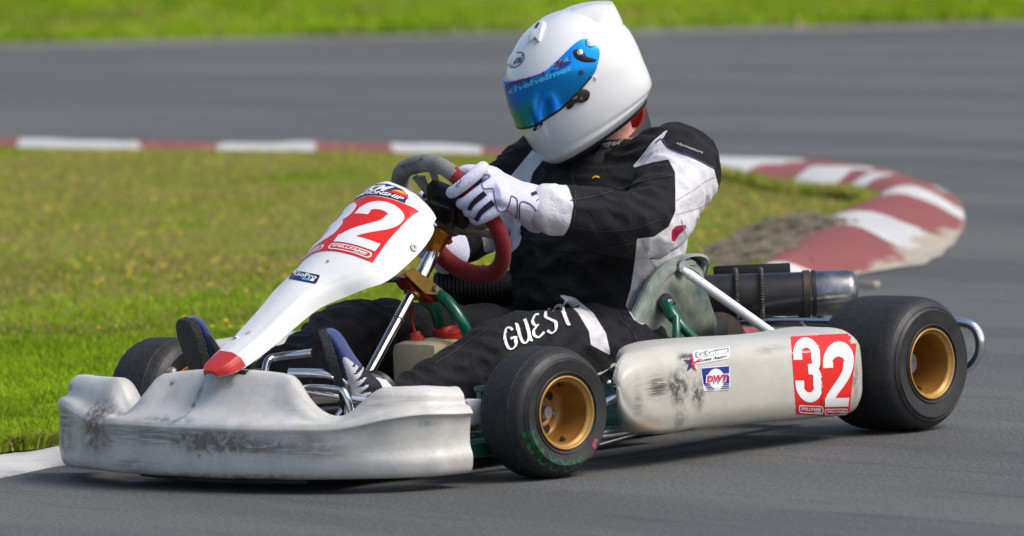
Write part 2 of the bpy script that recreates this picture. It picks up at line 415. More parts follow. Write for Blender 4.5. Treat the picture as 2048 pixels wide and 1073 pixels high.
# ================================================================== THE SETTING
def vn(x, y, s, seed=0):
    """smooth value noise 0..1 on numpy arrays"""
    x = x * s + seed * 17.3; y = y * s - seed * 9.1; xi = np.floor(x); yi = np.floor(y); fx = x - xi; fy = y - yi
    fx = fx * fx * (3 - 2 * fx); fy = fy * fy * (3 - 2 * fy)
    def h(a, b):
        r = np.sin(a * 127.1 + b * 311.7 + seed * 74.7) * 43758.5453; return r - np.floor(r)
    return (h(xi, yi) * (1 - fx) + h(xi + 1, yi) * fx) * (1 - fy) + (h(xi, yi + 1) * (1 - fx) + h(xi + 1, yi + 1) * fx) * fy
def fbm(x, y, s, seed=0, o=4):
    a = 0; w = .5; t = 0
    for k in range(o): a = a + w * vn(x, y, s * 2 ** k, seed + k); t += w; w *= .55
    return a / t
def inside(x, y, poly_):
    c = np.zeros(len(x), bool); n = len(poly_)
    for i in range(n):
        x0, y0 = poly_[i]; x1, y1 = poly_[(i + 1) % n]
        k = ((y0 > y) != (y1 > y)); c ^= k & (x < (x1 - x0) * (y - y0) / ((y1 - y0) + 1e-12) + x0)
    return c

# --- ground and asphalt
def ground_mat(name, c1, c2, c3, s):
    m = bpy.data.materials.new(name); m.use_nodes = True; t = m.node_tree; b = t.nodes['Principled BSDF']
    g = t.nodes.new('ShaderNodeNewGeometry'); n = N_(t, 'ShaderNodeTexNoise', Scale=s, Detail=10., Roughness=.7); t.links.new(g.outputs['Position'], n.inputs['Vector'])
    t.links.new(ramp(t, n.outputs[0], [(.3, c1), (.52, c2), (.72, c3)]), b.inputs['Base Color']); b.inputs['Roughness'].default_value = .95
    bp = t.nodes.new('ShaderNodeBump'); bp.inputs['Distance'].default_value = .03; t.links.new(n.outputs[0], bp.inputs['Height']); t.links.new(bp.outputs[0], b.inputs['Normal'])
    return m
M['soil'] = ground_mat('mossy soil under grass', (.14, .15, .03), (.18, .25, .012), (.23, .32, .015), 9)
M['field'] = ground_mat('field grass', (.08, .12, .012), (.14, .20, .015), (.20, .25, .03), 1.2)

def asphalt():
    m = bpy.data.materials.new('asphalt'); m.use_nodes = True; t = m.node_tree; b = t.nodes['Principled BSDF']
    g = t.nodes.new('ShaderNodeNewGeometry'); pos = g.outputs['Position']
    rt = t.nodes.new('ShaderNodeMapping'); rt.inputs['Rotation'].default_value = (0, 0, rad(-78)); t.links.new(pos, rt.inputs[0])   # x' runs along the track
    st = t.nodes.new('ShaderNodeMapping'); st.inputs['Scale'].default_value = (.10, 1.0, 1); t.links.new(rt.outputs[0], st.inputs[0])
    n1 = N_(t, 'ShaderNodeTexNoise', Scale=1.6, Detail=7., Roughness=.65); t.links.new(st.outputs[0], n1.inputs['Vector'])
    st2 = t.nodes.new('ShaderNodeMapping'); st2.inputs['Scale'].default_value = (.09, 1.0, 1); t.links.new(rt.outputs[0], st2.inputs[0])
    n2 = N_(t, 'ShaderNodeTexNoise', Scale=9., Detail=6., Roughness=.7); t.links.new(st2.outputs[0], n2.inputs['Vector'])
    n3 = N_(t, 'ShaderNodeTexNoise', Scale=.35, Detail=4., Roughness=.6); t.links.new(pos, n3.inputs['Vector'])
    v = N_(t, 'ShaderNodeTexVoronoi', Scale=95.); t.links.new(pos, v.inputs['Vector'])
    n4 = N_(t, 'ShaderNodeTexNoise', Scale=130., Detail=3., Roughness=.8); t.links.new(pos, n4.inputs['Vector'])
    c = ramp(t, n3.outputs[0], [(.3, (.118, .122, .115)), (.7, (.165, .166, .154))])
    c = mixc(t, ramp(t, n1.outputs[0], [(.44, 0), (.60, .75)]), c, (.084, .087, .084))
    c = mixc(t, ramp(t, n2.outputs[0], [(.54, 0), (.68, .75)]), c, (.062, .063, .064))
    c = mixc(t, ramp(t, n4.outputs[0], [(.42, .7), (.54, 0)]), c, (.045, .045, .047))
    c = mixc(t, ramp(t, v.outputs['Distance'], [(.0, .6), (.30, 0)]), c, (.27, .265, .25))
    t.links.new(c, b.inputs['Base Color']); b.inputs['Roughness'].default_value = .78; b.inputs['Specular IOR Level'].default_value = .35
    bp = t.nodes.new('ShaderNodeBump'); bp.inputs['Strength'].default_value = .6; bp.inputs['Distance'].default_value = .004
    t.links.new(v.outputs['Distance'], bp.inputs['Height']); t.links.new(bp.outputs[0], b.inputs['Normal'])
    return m
M['asphalt'] = asphalt()

o = mk('ground', ([(-900, -900, -.06), (900, -900, -.06), (900, 900, -.06), (-900, 900, -.06)], [(0, 1, 2, 3)]), M['field'], smooth=False); tag(o, kind='structure')
F0 = P(0, 95, 'z', 0)[:2]; F1 = P(2048, 50, 'z', 0)[:2]; FD = unit(F1 - F0); FN = np.array([-FD[1], FD[0]])     # far edge of the track; FN points away from it
if FN @ (F0 - CP[:2]) < 0: FN = -FN
def far(a, b): return F0 + FD * a + FN * b
q = [far(-60, 0), far(70, 0), far(70, -52), far(-60, -52)]
o = mk('track', ([(x, y, 0) for x, y in q], [(0, 1, 2, 3)]), M['asphalt'], smooth=False); tag(o, kind='structure')
# narrow dusty concrete edging along the far side
M['edging'] = mat('dusty concrete edging', (.24, .22, .20), .9, noise=.4, nscale=6)
pts = []
ks = np.arange(-60, 70.1, 1.0)
v = []; f = []
for i, a in enumerate(ks):
    w = .34 + .10 * math.sin(a * 1.7) + .05 * math.sin(a * 5.1)
    for (x, y), z in ((far(a, -w), .004), (far(a, -w + .03), .016), (far(a, .12), .016)): v.append((x, y, z))
    if i: f += [(3 * i - 3, 3 * i, 3 * i + 1, 3 * i - 2), (3 * i - 2, 3 * i + 1, 3 * i + 2, 3 * i - 1)]
o = mk('track_edge', (v, f), M['edging']); tag(o, kind='structure')

# --- the kerb round the inside of the bend: painted concrete, block by block
KP = [((-220, 290), (-220, 277)), ((0, 299), (0, 284)), ((400, 305), (400, 288)), ((800, 311), (800, 293)), ((1000, 316), (1000, 298)),
      ((1250, 333), (1250, 307)), ((1400, 352), (1440, 316)), ((1480, 373), (1590, 320)), ((1562, 392), (1720, 334)), ((1650, 400), (1778, 348)),
      ((1692, 404), (1830, 362)), ((1720, 410), (1880, 380)), ((1740, 417), (1915, 402)), ((1722, 428), (1928, 432)), ((1690, 438), (1926, 456)),
      ((1645, 450), (1900, 492)), ((1608, 478), (1860, 515)), ((1562, 508), (1815, 532)), ((1530, 538), (1735, 546)), ((1470, 592), (1650, 575)),
      ((1420, 640), (1560, 640)), ((1360, 668), (1430, 692)), ((1200, 703), (1200, 738)), ((800, 778), (800, 808)), ((400, 854), (400, 885)),
      ((110, 902), (110, 934)), ((0, 912), (0, 957)), ((-200, 945), (-200, 990)), ((-700, 1040), (-700, 1090))]
KW = [np.r_[P(*a, 'z', .022)[:2], P(*b, 'z', 0)[:2]] for a, b in KP]
def kerb_at(s):
    i = int(min(max(math.floor(s), 0), len(KW) - 2)); t = s - i
    a, b, c, d = KW[max(i - 1, 0)], KW[i], KW[i + 1], KW[min(i + 2, len(KW) - 1)]
    r = .5 * ((2 * b) + (c - a) * t + (2 * a - 5 * b + 4 * c - d) * t * t + (3 * b - a - 3 * c + d) * t ** 3); return r[:2], r[2:]
def paint(name, base, worn, amount):
    m = bpy.data.materials.new(name); m.use_nodes = True; t = m.node_tree; b = t.nodes['Principled BSDF']
    g = t.nodes.new('ShaderNodeNewGeometry'); pos = g.outputs['Position']
    n1 = N_(t, 'ShaderNodeTexNoise', Scale=6., Detail=9., Roughness=.66); t.links.new(pos, n1.inputs['Vector'])
    n2 = N_(t, 'ShaderNodeTexNoise', Scale=2.2, Detail=5., Roughness=.6); t.links.new(pos, n2.inputs['Vector'])
    mp = t.nodes.new('ShaderNodeMapping'); mp.inputs['Rotation'].default_value = (0, 0, .9); mp.inputs['Scale'].default_value = (1, 9, 1); t.links.new(pos, mp.inputs[0])
    n3 = N_(t, 'ShaderNodeTexNoise', Scale=2.4, Detail=6., Roughness=.7); t.links.new(mp.outputs[0], n3.inputs['Vector'])
    c = mixc(t, ramp(t, n2.outputs[0], [(.35, 0), (.7, .45)]), base, tuple(x * .68 for x in base))
    c = mixc(t, ramp(t, n3.outputs[0], [(.56, 0), (.70, .55)]), c, (.17, .165, .16))
    at = t.nodes.new('ShaderNodeAttribute'); at.attribute_name = 'wear'
    k = math_(t, 'ADD', n1.outputs[0], math_(t, 'MULTIPLY', at.outputs['Fac'], .36))
    c = mixc(t, ramp(t, k, [(amount, 0), (amount + .05, 1)]), c, worn)
    t.links.new(c, b.inputs['Base Color']); b.inputs['Roughness'].default_value = .75
    bp = t.nodes.new('ShaderNodeBump'); bp.inputs['Strength'].default_value = .5; bp.inputs['Distance'].default_value = .012
    t.links.new(n1.outputs[0], bp.inputs['Height']); t.links.new(bp.outputs[0], b.inputs['Normal']); return m
M['kerb_red'] = paint('worn red kerb paint', (.26, .066, .060), (.37, .31, .24), .70)
M['kerb_white'] = paint('worn white kerb paint', (.58, .58, .56), (.40, .35, .27), .69)
M['kerb_concrete'] = paint('bare kerb concrete', (.42, .38, .30), (.33, .29, .23), .6)
NT = 12
def kerb_block(s0, s1, colour, parent):
    span = np.linalg.norm(np.subtract(kerb_at(s1)[1], kerb_at(s0)[1])); n = int(min(40, max(5, span / .08)))
    v = []; wear = []
    for i in range(n + 1):
        for j in range(NT + 3):
            if j == 0: t, drop = 0., 1
            elif j == NT + 2: t, drop = 1., 1
            else: t, drop = (j - 1) / NT, 0
            e = 0.10 * math.sin(t * 4.2 + s0 * 5) if i == 0 else (0.10 * math.sin(t * 4.2 + s1 * 5) if i == n else None)
            e = (1 - i / n) * .10 * math.sin(t * 4.2 + s0 * 5) + (i / n) * .10 * math.sin(t * 4.2 + s1 * 5)
            ss = s0 + (s1 - s0) * i / n + e * (1 if s0 > 6 and s1 < 21 else .2)
            ss += .95 * float(sm(np.array(ss), 6.5, 8.5) * (1 - sm(np.array(ss), 11.5, 14.5))) * t * t
            a, b = kerb_at(ss)
            p = a * (1 - t) + b * t
            big = sm(np.array(s0), 6, 9) * (1 - sm(np.array(s0), 20, 22))
            z = (.022 + .0 * big) * (1 - t) ** .7 + (.019 + .051 * big) * math.sin(math.pi * t ** .8) * (1 - t * .3)
            z += (mnoise.noise(Vector((p[0] * 3, p[1] * 3, 0))) * .016 + mnoise.noise(Vector((p[0] * 9, p[1] * 9, 3))) * .006) * (1 - abs(2 * t - 1) ** 3)
            z = max(z, .006)
            if t >= 1: z = .004
            if drop: z = -.05
            v.append((p[0], p[1], z)); wz = float(sm(np.array(ss), 13.6, 15.2) * (1 - sm(np.array(ss), 16.6, 19.5))); wear.append(max(0., (t - .90 + .26 * wz) / (.10 + .26 * wz)) * float(big) * (.35 + .65 * wz) + .2 * max(0, (t - .85) / .15) + (.35 if t < .06 else 0))
    w = NT + 3; f = [(i * w + j, i * w + j + 1, (i + 1) * w + j + 1, (i + 1) * w + j) for i in range(n) for j in range(w - 1)]
    me = bpy.data.meshes.new('kerb_block'); me.from_pydata(v, [], f); me.materials.append(M['kerb_' + colour])
    at = me.attributes.new('wear', 'FLOAT', 'POINT'); at.data.foreach_set('value', wear)
    me.polygons.foreach_set('use_smooth', [True] * len(f)); o = bpy.data.objects.new('kerb_block', me); COL.objects.link(o); setpar(o, parent)
    if (v[1][2] and me.polygons[NT // 2].normal.z < 0): me.flip_normals()
    return o
kerb = bpy.data.objects.new('kerb', None); COL.objects.link(kerb); kerb.location = (-5, -3, 0); tag(kerb, kind='structure')
KB = [(0, 'white'), (.8, 'red'), (1.1, 'white'), (1.72, 'red'), (2.1, 'white'), (2.53, 'red'), (2.96, 'white'), (3.8, 'red'), (4.3, 'white'), (4.8, 'red'), (5.3, 'white'),
      (7.0, 'red'), (8.0, 'white'), (9.0, 'red'), (9.8, 'white'), (10.55, 'red'), (11.8, 'white'), (13.0, 'red'), (15.0, 'white'), (16.1, 'red'), (18.7, 'white'), (20.2, 'red'),
      (20.95, 'white'), (21.4, 'red'), (22.2, 'white'), (22.8, 'red'), (23.5, 'white'), (24.1, 'red'), (24.7, 'white'), (26.4, 'red'), (27, 'white')]
for i, (s, c) in enumerate(KB): kerb_block(s, KB[i + 1][0] if i + 1 < len(KB) else 28, c, kerb)
# spilled concrete skirt where the apex has been patched
sk = []; n_ = 50
for i in range(n_ + 1):
    a, b = kerb_at(14.6 + (18.6 - 14.6) * i / n_); d = unit(b - a); p0 = b - d * .10
    wd = .0 + .05 * max(0, math.sin(i / n_ * math.pi)) + .010 * math.sin(i * .5)
    for k in range(4):
        t = k / 3; p = p0 + d * (wd + .1) * t; sk.append((p[0], p[1], .011 - .007 * t))
o = mk('kerb_skirt', (sk, [(4 * i + k, 4 * i + k + 1, 4 * i + k + 5, 4 * i + k + 4) for i in range(n_) for k in range(3)]), M['kerb_concrete'], kerb)

# --- the grass island inside the bend
inner = [kerb_at(s)[0] * .93 + kerb_at(s)[1] * .07 for s in np.arange(0, 28.01, .25)]
island = [tuple(p) for p in inner]
cx_, cy_ = np.mean(island, 0)
bm = bmesh.new(); V = [bm.verts.new((x, y, .027)) for x, y in island]; bm.faces.new(V); bmesh.ops.triangulate(bm, faces=bm.faces)
me = bpy.data.meshes.new('island_ground'); bm.to_mesh(me); bm.free(); me.materials.append(M['soil'])
if me.polygons[0].normal.z < 0: me.flip_normals()
o = bpy.data.objects.new('island_ground', me); COL.objects.link(o); tag(o, kind='structure')

def grass_mat():
    m = bpy.data.materials.new('grass blades'); m.use_nodes = True; t = m.node_tree; b = t.nodes['Principled BSDF']
    at = t.nodes.new('ShaderNodeAttribute'); at.attribute_name = 'tint'; t.links.new(at.outputs['Color'], b.inputs['Base Color'])
    b.inputs['Roughness'].default_value = .7; b.inputs['Specular IOR Level'].default_value = .08
    tr = t.nodes.new('ShaderNodeBsdfTranslucent'); t.links.new(at.outputs['Color'], tr.inputs[0]); mx = t.nodes.new('ShaderNodeMixShader'); mx.inputs[0].default_value = .4
    t.links.new(b.outputs[0], mx.inputs[1]); t.links.new(tr.outputs[0], mx.inputs[2]); t.links.new(mx.outputs[0], t.nodes['Material Output'].inputs[0])
    return m
M['blade'] = grass_mat()
def blades(name, x, y, z, h, w, colr, lean=.5):
    n = len(x); a = rng.uniform(0, 2 * np.pi, n); la = rng.uniform(0, 2 * np.pi, n); L = rng.uniform(.1, lean, n) * h
    # broad side turned at random
    dx = np.cos(a) * w / 2; dy = np.sin(a) * w / 2; tx = np.cos(la) * L; ty = np.sin(la) * L
    v = np.empty((n, 5, 3))
    v[:, 0] = np.c_[x - dx, y - dy, z]; v[:, 1] = np.c_[x + dx, y + dy, z]
    v[:, 2] = np.c_[x + dx * .8 + tx * .35, y + dy * .8 + ty * .35, z + h * .6]; v[:, 3] = np.c_[x - dx * .8 + tx * .35, y - dy * .8 + ty * .35, z + h * .6]
    v[:, 4] = np.c_[x + tx, y + ty, z + h]
    me = bpy.data.meshes.new(name); me.vertices.add(n * 5); me.vertices.foreach_set('co', v.reshape(-1))
    k = np.arange(n) * 5
    loops = np.stack([k, k + 1, k + 2, k + 3, k + 3, k + 2, k + 4], 1).reshape(-1)
    me.loops.add(n * 7); me.loops.foreach_set('vertex_index', loops.astype(np.int32))
    me.polygons.add(n * 2); st = np.stack([np.arange(n) * 7, np.arange(n) * 7 + 4], 1).reshape(-1)
    me.polygons.foreach_set('loop_start', st.astype(np.int32))
    me.update(calc_edges=True)
    at = me.color_attributes.new('tint', 'FLOAT_COLOR', 'POINT')
    c = np.repeat(np.c_[colr, np.ones(n)], 5, 0); at.data.foreach_set('color', c.reshape(-1))
    me.materials.append(M['blade']); o = bpy.data.objects.new(name, me); COL.objects.link(o); tag(o, kind='stuff'); return o
G1 = A(.245, .385, .014); G2 = A(.36, .48, .026); G3 = A(.52, .44, .14); G4 = A(.40, .28, .13); G5 = A(.17, .27, .010); G6 = A(.50, .33, .02)
def tints(x, y, dry, u):
    n = len(x); a = fbm(x, y, 1.6, 1)[:, None]; b_ = fbm(x, y, 5., 5)[:, None]; r = rng.random((n, 1)); r2 = rng.random((n, 1))
    c = G1 * (1 - a) + G2 * a; c = np.where(b_ < .42, G5 * .5 + c * .5, c)
    c = c * (.72 + .56 * fbm(x * .9 - y * .45, x * .45 + y * .9, 1.1, 61)[:, None])
    d = np.clip(dry[:, None] + (fbm(x, y, 1.5, 9)[:, None] - .5) * 2.2 * (.16 + dry[:, None]) + (fbm(x, y, 5., 19)[:, None] - .5) * .8 * (.1 + dry[:, None]), 0, 1)
    c = np.where(r < d * .75, np.where(r2 < .55, G3, G4), c)
    fl = (fbm(x, y, 2.4, 21)[:, None] > .56) & (r2 > .965) & (dry[:, None] > .25)
    c = np.where(fl, G6, c)
    return c * (rng.uniform(.7, 1.25, (n, 1)))
poly_ = np.array([p for p in island])
x = []; y = []
X0, X1, Y0, Y1 = poly_[:, 0].min(), poly_[:, 0].max(), poly_[:, 1].min(), poly_[:, 1].max()
while sum(map(len, x)) < 400000:
    a = rng.uniform(X0, X1, 400000); b_ = rng.uniform(Y0, Y1, 400000)
    px, py = Q(np.c_[a, b_, np.zeros(len(a))]).T
    k = inside(a, b_, island) & (px > -620) & (px < 2300)
    depth = (np.c_[a, b_] - CP[:2]) @ unit(CN[:2]); k &= rng.random(len(a)) < np.clip((16.5 / depth) ** 2.2, 0, 1)
    x.append(a[k]); y.append(b_[k])
x = np.concatenate(x)[:400000]; y = np.concatenate(y)[:400000]
px, py = Q(np.c_[x, y, np.zeros(len(x))]).T
depth = (np.c_[x, y] - CP[:2]) @ unit(CN[:2])
dry = np.clip((depth - 19.2) / 3.6, 0, 1) * .8
hh = (.008 + .026 * fbm(x, y, 3.5, 3) ** 1.5) * rng.uniform(.5, 1.35, len(x)) * (1 + .2 * (depth > 20)) * (1 - .7 * sm(depth, 22.2, 23.3))
wl = .0042 * rng.uniform(.6, 1.4, len(x)) * (depth / 17) ** 1.4
o = blades('island_grass', x, y, np.full(len(x), .026), hh, wl, tints(x, y, dry, None), .9)
# tufts hanging over the inner kerb edge
n = 14000; s = rng.uniform(5.5, 27, n); e = np.array([np.r_[kerb_at(q)] .ravel() for q in s]); t = np.abs(rng.normal(0, .06, n)) * (fbm(s, s * 0, 3., 2) * 2)
x = e[:, 0] * (1 - t) + e[:, 2] * t; y = e[:, 1] * (1 - t) + e[:, 3] * t
o = blades('kerb_side_grass', x, y, np.full(n, .032), .03 * rng.uniform(.5, 1.4, n), .005 * rng.uniform(.6, 1.4, n), tints(x, y, np.full(n, .5), None), 1.)
# small yellow flowers
n = 2600; a = rng.integers(0, 330000, n * 6); 
def pick(m_):
    xs, ys = [], []
    while len(xs) < m_:
        a = rng.uniform(X0, X1, 4000); b_ = rng.uniform(Y0, Y1, 4000); de = (np.c_[a, b_] - CP[:2]) @ unit(CN[:2])
        k = inside(a, b_, island) & (fbm(a, b_, 1.5, 33) > .52) & (de > 19.6); xs += list(a[k]); ys += list(b_[k])
    return np.array(xs[:m_]), np.array(ys[:m_])
x, y = pick(450); fv = []; ff = []
for i in range(len(x)):
    z = .045 + .02 * random.random(); r_ = .005 + .004 * random.random(); k = len(fv)
    fv.append((x[i], y[i], z + .006)); fv += [(x[i] + r_ * math.cos(q * 1.2566), y[i] + r_ * math.sin(q * 1.2566), z) for q in range(5)]; ff += [(k, k + 1 + q, k + 1 + (q + 1) % 5) for q in range(5)]
M['flower'] = mat('yellow petals', (.62, .40, .02), .6)
o = mk('yellow_flowers', (fv, ff), M['flower'], smooth=False); tag(o, kind='stuff')

# far verge beyond the track
v = []; f = []
na, nb = 120, 30
for i in range(na + 1):
    for j in range(nb + 1):
        a = -40 + 90 * i / na; b_ = .02 + 22 * (j / nb) ** 1.6; p = far(a, b_)
        z = .02 + .03 * min(1, b_) + .22 * float(sm(np.array(b_), 2.0, 9)) + .05 * mnoise.noise(Vector((p[0] * .6, p[1] * .6, 0)))
        if b_ < .1: z = -.05 if j == 0 else z
        v.append((p[0], p[1], z))
for i in range(na):
    for j in range(nb): f.append((i * (nb + 1) + j, (i + 1) * (nb + 1) + j, (i + 1) * (nb + 1) + j + 1, i * (nb + 1) + j + 1))
o = mk('far_verge', (v, f), M['field']); tag(o, kind='structure')
n = 210000; a = rng.uniform(-5, 14.5, n); b_ = rng.power(1.0, n) * 10.5
p = F0 + FD * a[:, None] + FN * b_[:, None]; x, y = p.T
bb = np.maximum(b_, 0)
z = .02 + .03 * np.minimum(1, bb) + .22 * sm(bb, 2.0, 9) - .01
rough_ = sm(bb, 7.0, 8.5)
c = tints(x, y, np.clip(fbm(x, y, .7, 40) * 1.2 - .40, 0, 1) * .8 + rough_ * .65, None)
c = c * (1 - .25 * rough_[:, None]) * np.where(fbm(x, y, .9, 50)[:, None] < .4, A(.72, .8, .8), A(1.12, 1.12, 1))
h = (.03 + .04 * fbm(x, y, 2., 7)) * rng.uniform(.5, 1.3, n) * (1 + 2.5 * rough_ * rng.random(n))
o = blades('far_verge_grass', x, y, z, h, .017 * rng.uniform(.6, 1.4, n), c, .8)

# torn-up turf and dead stems by the apex
M['debris'] = ground_mat('dead turf', (.11, .09, .055), (.25, .21, .14), (.42, .38, .28), 25)
dv = []; df = []
C1 = P(1550, 470, 'z', .05)[:2]; C2 = P(1500, 520, 'z', .05)[:2]
def pile(c, rx, ry, n, seed, flat):
    rr = random.Random(seed); rt_ = unit(CR[:2]); fw = unit(CN[:2])
    for _ in range(n):
        a = rr.uniform(0, 6.283); q = rr.random() ** .6; pt = np.array(c) + rt_ * (rx * q * math.cos(a)) + fw * (ry * q * math.sin(a))
        z = .03 + (1 - q * q) * flat * rr.random(); L = rr.uniform(.03, .12); d = rr.uniform(-.7, .7) + math.atan2(rt_[1], rt_[0]); w = rr.uniform(.003, .013)
        dx, dy = math.cos(d) * L, math.sin(d) * L; nx, ny = -math.sin(d) * w, math.cos(d) * w; dz = rr.uniform(-.02, .03); k = len(dv)
        dv.extend([(pt[0] - nx, pt[1] - ny, z), (pt[0] + nx, pt[1] + ny, z + .004), (pt[0] + dx + nx, pt[1] + dy + ny, z + dz + .004), (pt[0] + dx - nx, pt[1] + dy - ny, z + dz), (pt[0] + dx / 2, pt[1] + dy / 2, z + dz / 2 + .012)])
        df.extend([(k, k + 1, k + 4), (k + 1, k + 2, k + 4), (k + 2, k + 3, k + 4), (k + 3, k, k + 4)])
pile(P(1560, 468, 'z', .05)[:2], .15, .42, 4200, 1, .045); pile(P(1480, 500, 'z', .05)[:2], .14, .35, 1500, 2, .03)
pile(P(1500, 518, 'z', .05)[:2], .07, .40, 2400, 3, .035); pile(P(1470, 525, 'z', .05)[:2], .10, .25, 800, 4, .025)
o = mk('torn_turf', (dv, df), M['debris'], smooth=False); tag(o, kind='stuff')
# loose chip of concrete lying on the track behind the silencer
c = P(1738, 571, 'z', .008); bmv = boxv(c, (.03, .055, .012), None, .003)
o = mk('concrete_chip', ([tuple(np.array(q) + A(0, 0, .002) + A(*(mnoise.noise_vector(Vector(q) * 40) * .006))) for q in bmv[0]], bmv[1]), M['kerb_concrete'])
tag(o, 'small pale chip of concrete lying on the asphalt just beyond the silencer end', 'concrete chip')
# ================================================================== THE KART
kart = root('racing_kart', (-.5, 0, 0), 'white and green racing kart number 32 cornering on the asphalt beside the painted kerb', 'go kart')
def part(name, vf, m, par=None, **k): return mk(name, vf, m, kart if par is None else par, **k)

M['polished'] = mat('bright aluminium stay', (.88, .88, .90), .3, .15, coat=.5)
# --- wheels
def wheel(c, out, steer, rw, R_, W_, dish, front):
    """c: centre of the outer rim lip; out: +1 left, -1 right"""
    d = A(math.sin(steer) * out, math.cos(steer) * out, 0); c = np.asarray(c, float)
    tt = .072; hw = W_ / 2; mid = c - d * (hw - .004)
    prof = [(rw - .006, -hw + .012), (rw + .004, -hw + .004), (R_ * .62 + rw * .3, -hw - .002), (R_ * .80, -hw - .001), (R_ - .020, -hw + .006), (R_ - .008, -hw + .016), (R_ - .002, -hw + .032),
            (R_, -hw * .45), (R_ + .0005, 0), (R_, hw * .45), (R_ - .002, hw - .032), (R_ - .008, hw - .016), (R_ - .020, hw - .006), (R_ * .80, hw + .001), (R_ * .62 + rw * .3, hw + .002), (rw + .004, hw - .004), (rw - .006, hw - .012)]
    prof = [tuple(p) for p in cat(prof, 5)]
    t = part('tyre', lathe(prof, mid, d, 96), M['tyre'], mats=[M['tyre']])
    # sidewall rubber smoother than the tread
    t.data.materials.append(M['sidewall'])
    for p in t.data.polygons:
        q = np.array(p.center) - mid; h = q @ d; r = np.linalg.norm(q - d * h)
        p.material_index = 1 if (r < R_ - .012) else 0
    # two raised rings moulded in the sidewall
    for rr in (R_ - .022, rw + .010):
        hh = hw - .0035 if rr > R_ * .7 else hw - .001
        ring = [mid + d * hh + (basis(d)[1] * math.cos(a) + basis(d)[2] * math.sin(a)) * rr for a in np.linspace(0, 2 * math.pi, 80, endpoint=False)]
        mk('sidewall_ring', tube(ring, .0016, 6, closed=True), M['sidewall'], t)
    lip = [(rw - .009, -.006), (rw - .003, .0), (rw - .0005, .004), (rw + .0025, .0035), (rw + .002, -.001), (rw - .002, -.004), (rw - .007, -.010)]
    r = part('rim', lathe([tuple(p) for p in cat(lip + [lip[0]], 3)], c, d, 80), M['gold_lip'])
    wall = [(rw - .008, -.004), (rw - .010, -.02), (rw - .013, -dish * .6), (rw - .017, -dish * .88), (rw - .026, -dish), (rw - .040, -dish - .001), (.030, -dish + .004), (.024, -dish + .002), (.020, -dish)]
    mk('rim_dish', lathe([tuple(p) for p in cat(wall, 4)], c, d, 80), M['gold'], r)
    inner_w = [(rw - .012, -W_ + .01), (rw - .004, -W_ + .004), (rw + .002, -W_ + .005), (rw - .006, -W_ + .02), (rw - .014, -dish * .9)]
    mk('rim_back', lathe([tuple(p) for p in cat(inner_w, 3)], c, d, 64), M['gold'], r)
    _, a, b = basis(d)
    mk('hub', MB().add(lathe([(.0, -dish + .010), (.012, -dish + .010), (.016, -dish + .004), (.022, -dish + .003), (.023, -dish - .02)], c, d, 24)), M['steel'], r)
    for k in range(3):
        q = rad(90 + 120 * k + 20); pc = c + (a * math.cos(q) + b * math.sin(q)) * .031 + d * (-dish)
        mk('wheel_nut', lathe([(0, .012), (.004, .012), (.006, .010), (.006, .0)], pc, d, 6), M['steel'], r, smooth=False)
        q += rad(60); pc = c + (a * math.cos(q) + b * math.sin(q)) * .037 + d * (-dish)
        mk('rim_hole', lathe([(0, .0035), (.0085, .0035), (.0095, .0032), (.0095, .002)], pc, d, 20), M['black_metal'], r)
    for k in range(2):
        q = rad(-75 + 150 * k); pc = c + (a * math.cos(q) + b * math.sin(q)) * (rw - .012) + d * (-dish * .38)
        e = -(a * math.cos(q) + b * math.sin(q))
        mk('bead_bolt', lathe([(0, .008), (.003, .008), (.0035, .005), (.006, .004), (.006, -.002)], pc, e, 8), M['black_metal'], r, smooth=False)
    pc = c + (a * math.cos(rad(200)) + b * math.sin(rad(200))) * (rw - .02) - d * (dish * .5)
    mk('valve', lathe([(0, .02), (.003, .02), (.0035, .0), (.004, -.003)], pc, unit(d * .7 - (a * math.cos(rad(200)) + b * math.sin(rad(200)))), 10), M['black_metal'], r)
    return t, r, mid, d, hw
ST = .105
FL = wheel((0, .585, .131), 1, ST, .0705, .130, .136, .075, True)
FRc = (0, -.585, .131)
FR = wheel(FRc, -1, -ST if False else ST * -1, .0705, .130, .136, .075, True)
RL = wheel((-1.04, .675, .140), 1, 0, .0705, .139, .212, .125, False)
RR = wheel((-1.04, -.675, .140), -1, 0, .0705, .139, .212, .125, False)
# moulded lettering on the near front tyre, painted on the lower sidewall
bt = bvh_of(FL[0]); c0 = FL[2] + FL[3] * FL[4]; _, wa, wb = basis(FL[3])
def on_arc(r0, r1, a0, a1):
    def f(u, v):
        a = rad(a0 + (a1 - a0) * u); r = r0 + (r1 - r0) * v
        # angle seen from the outside: 0 = towards the back of the kart, -90 = down
        bk = unit(np.cross(FL[3], A(0, 0, 1))); bk = bk if bk[0] < 0 else -bk
        return c0 + (bk * math.cos(a) + A(0, 0, 1) * math.sin(a)) * r + FL[3] * .1, -FL[3]
    return f
decal('tyre_lettering', [(*text('MAXXIS', 0, 0, 1, 1, .03, 0, 1.05), M['pr_green'])], on_arc(.117, .093, 195, 292), bt, FL[0], step=.04)
decal('tyre_mark', [(*stroke([(0, .1), (.45, .4), (.5, .9), (1, .95)], .38), M['pr_tyrepink'])], on_arc(.117, .094, 305, 322), bt, FL[0], step=.1)

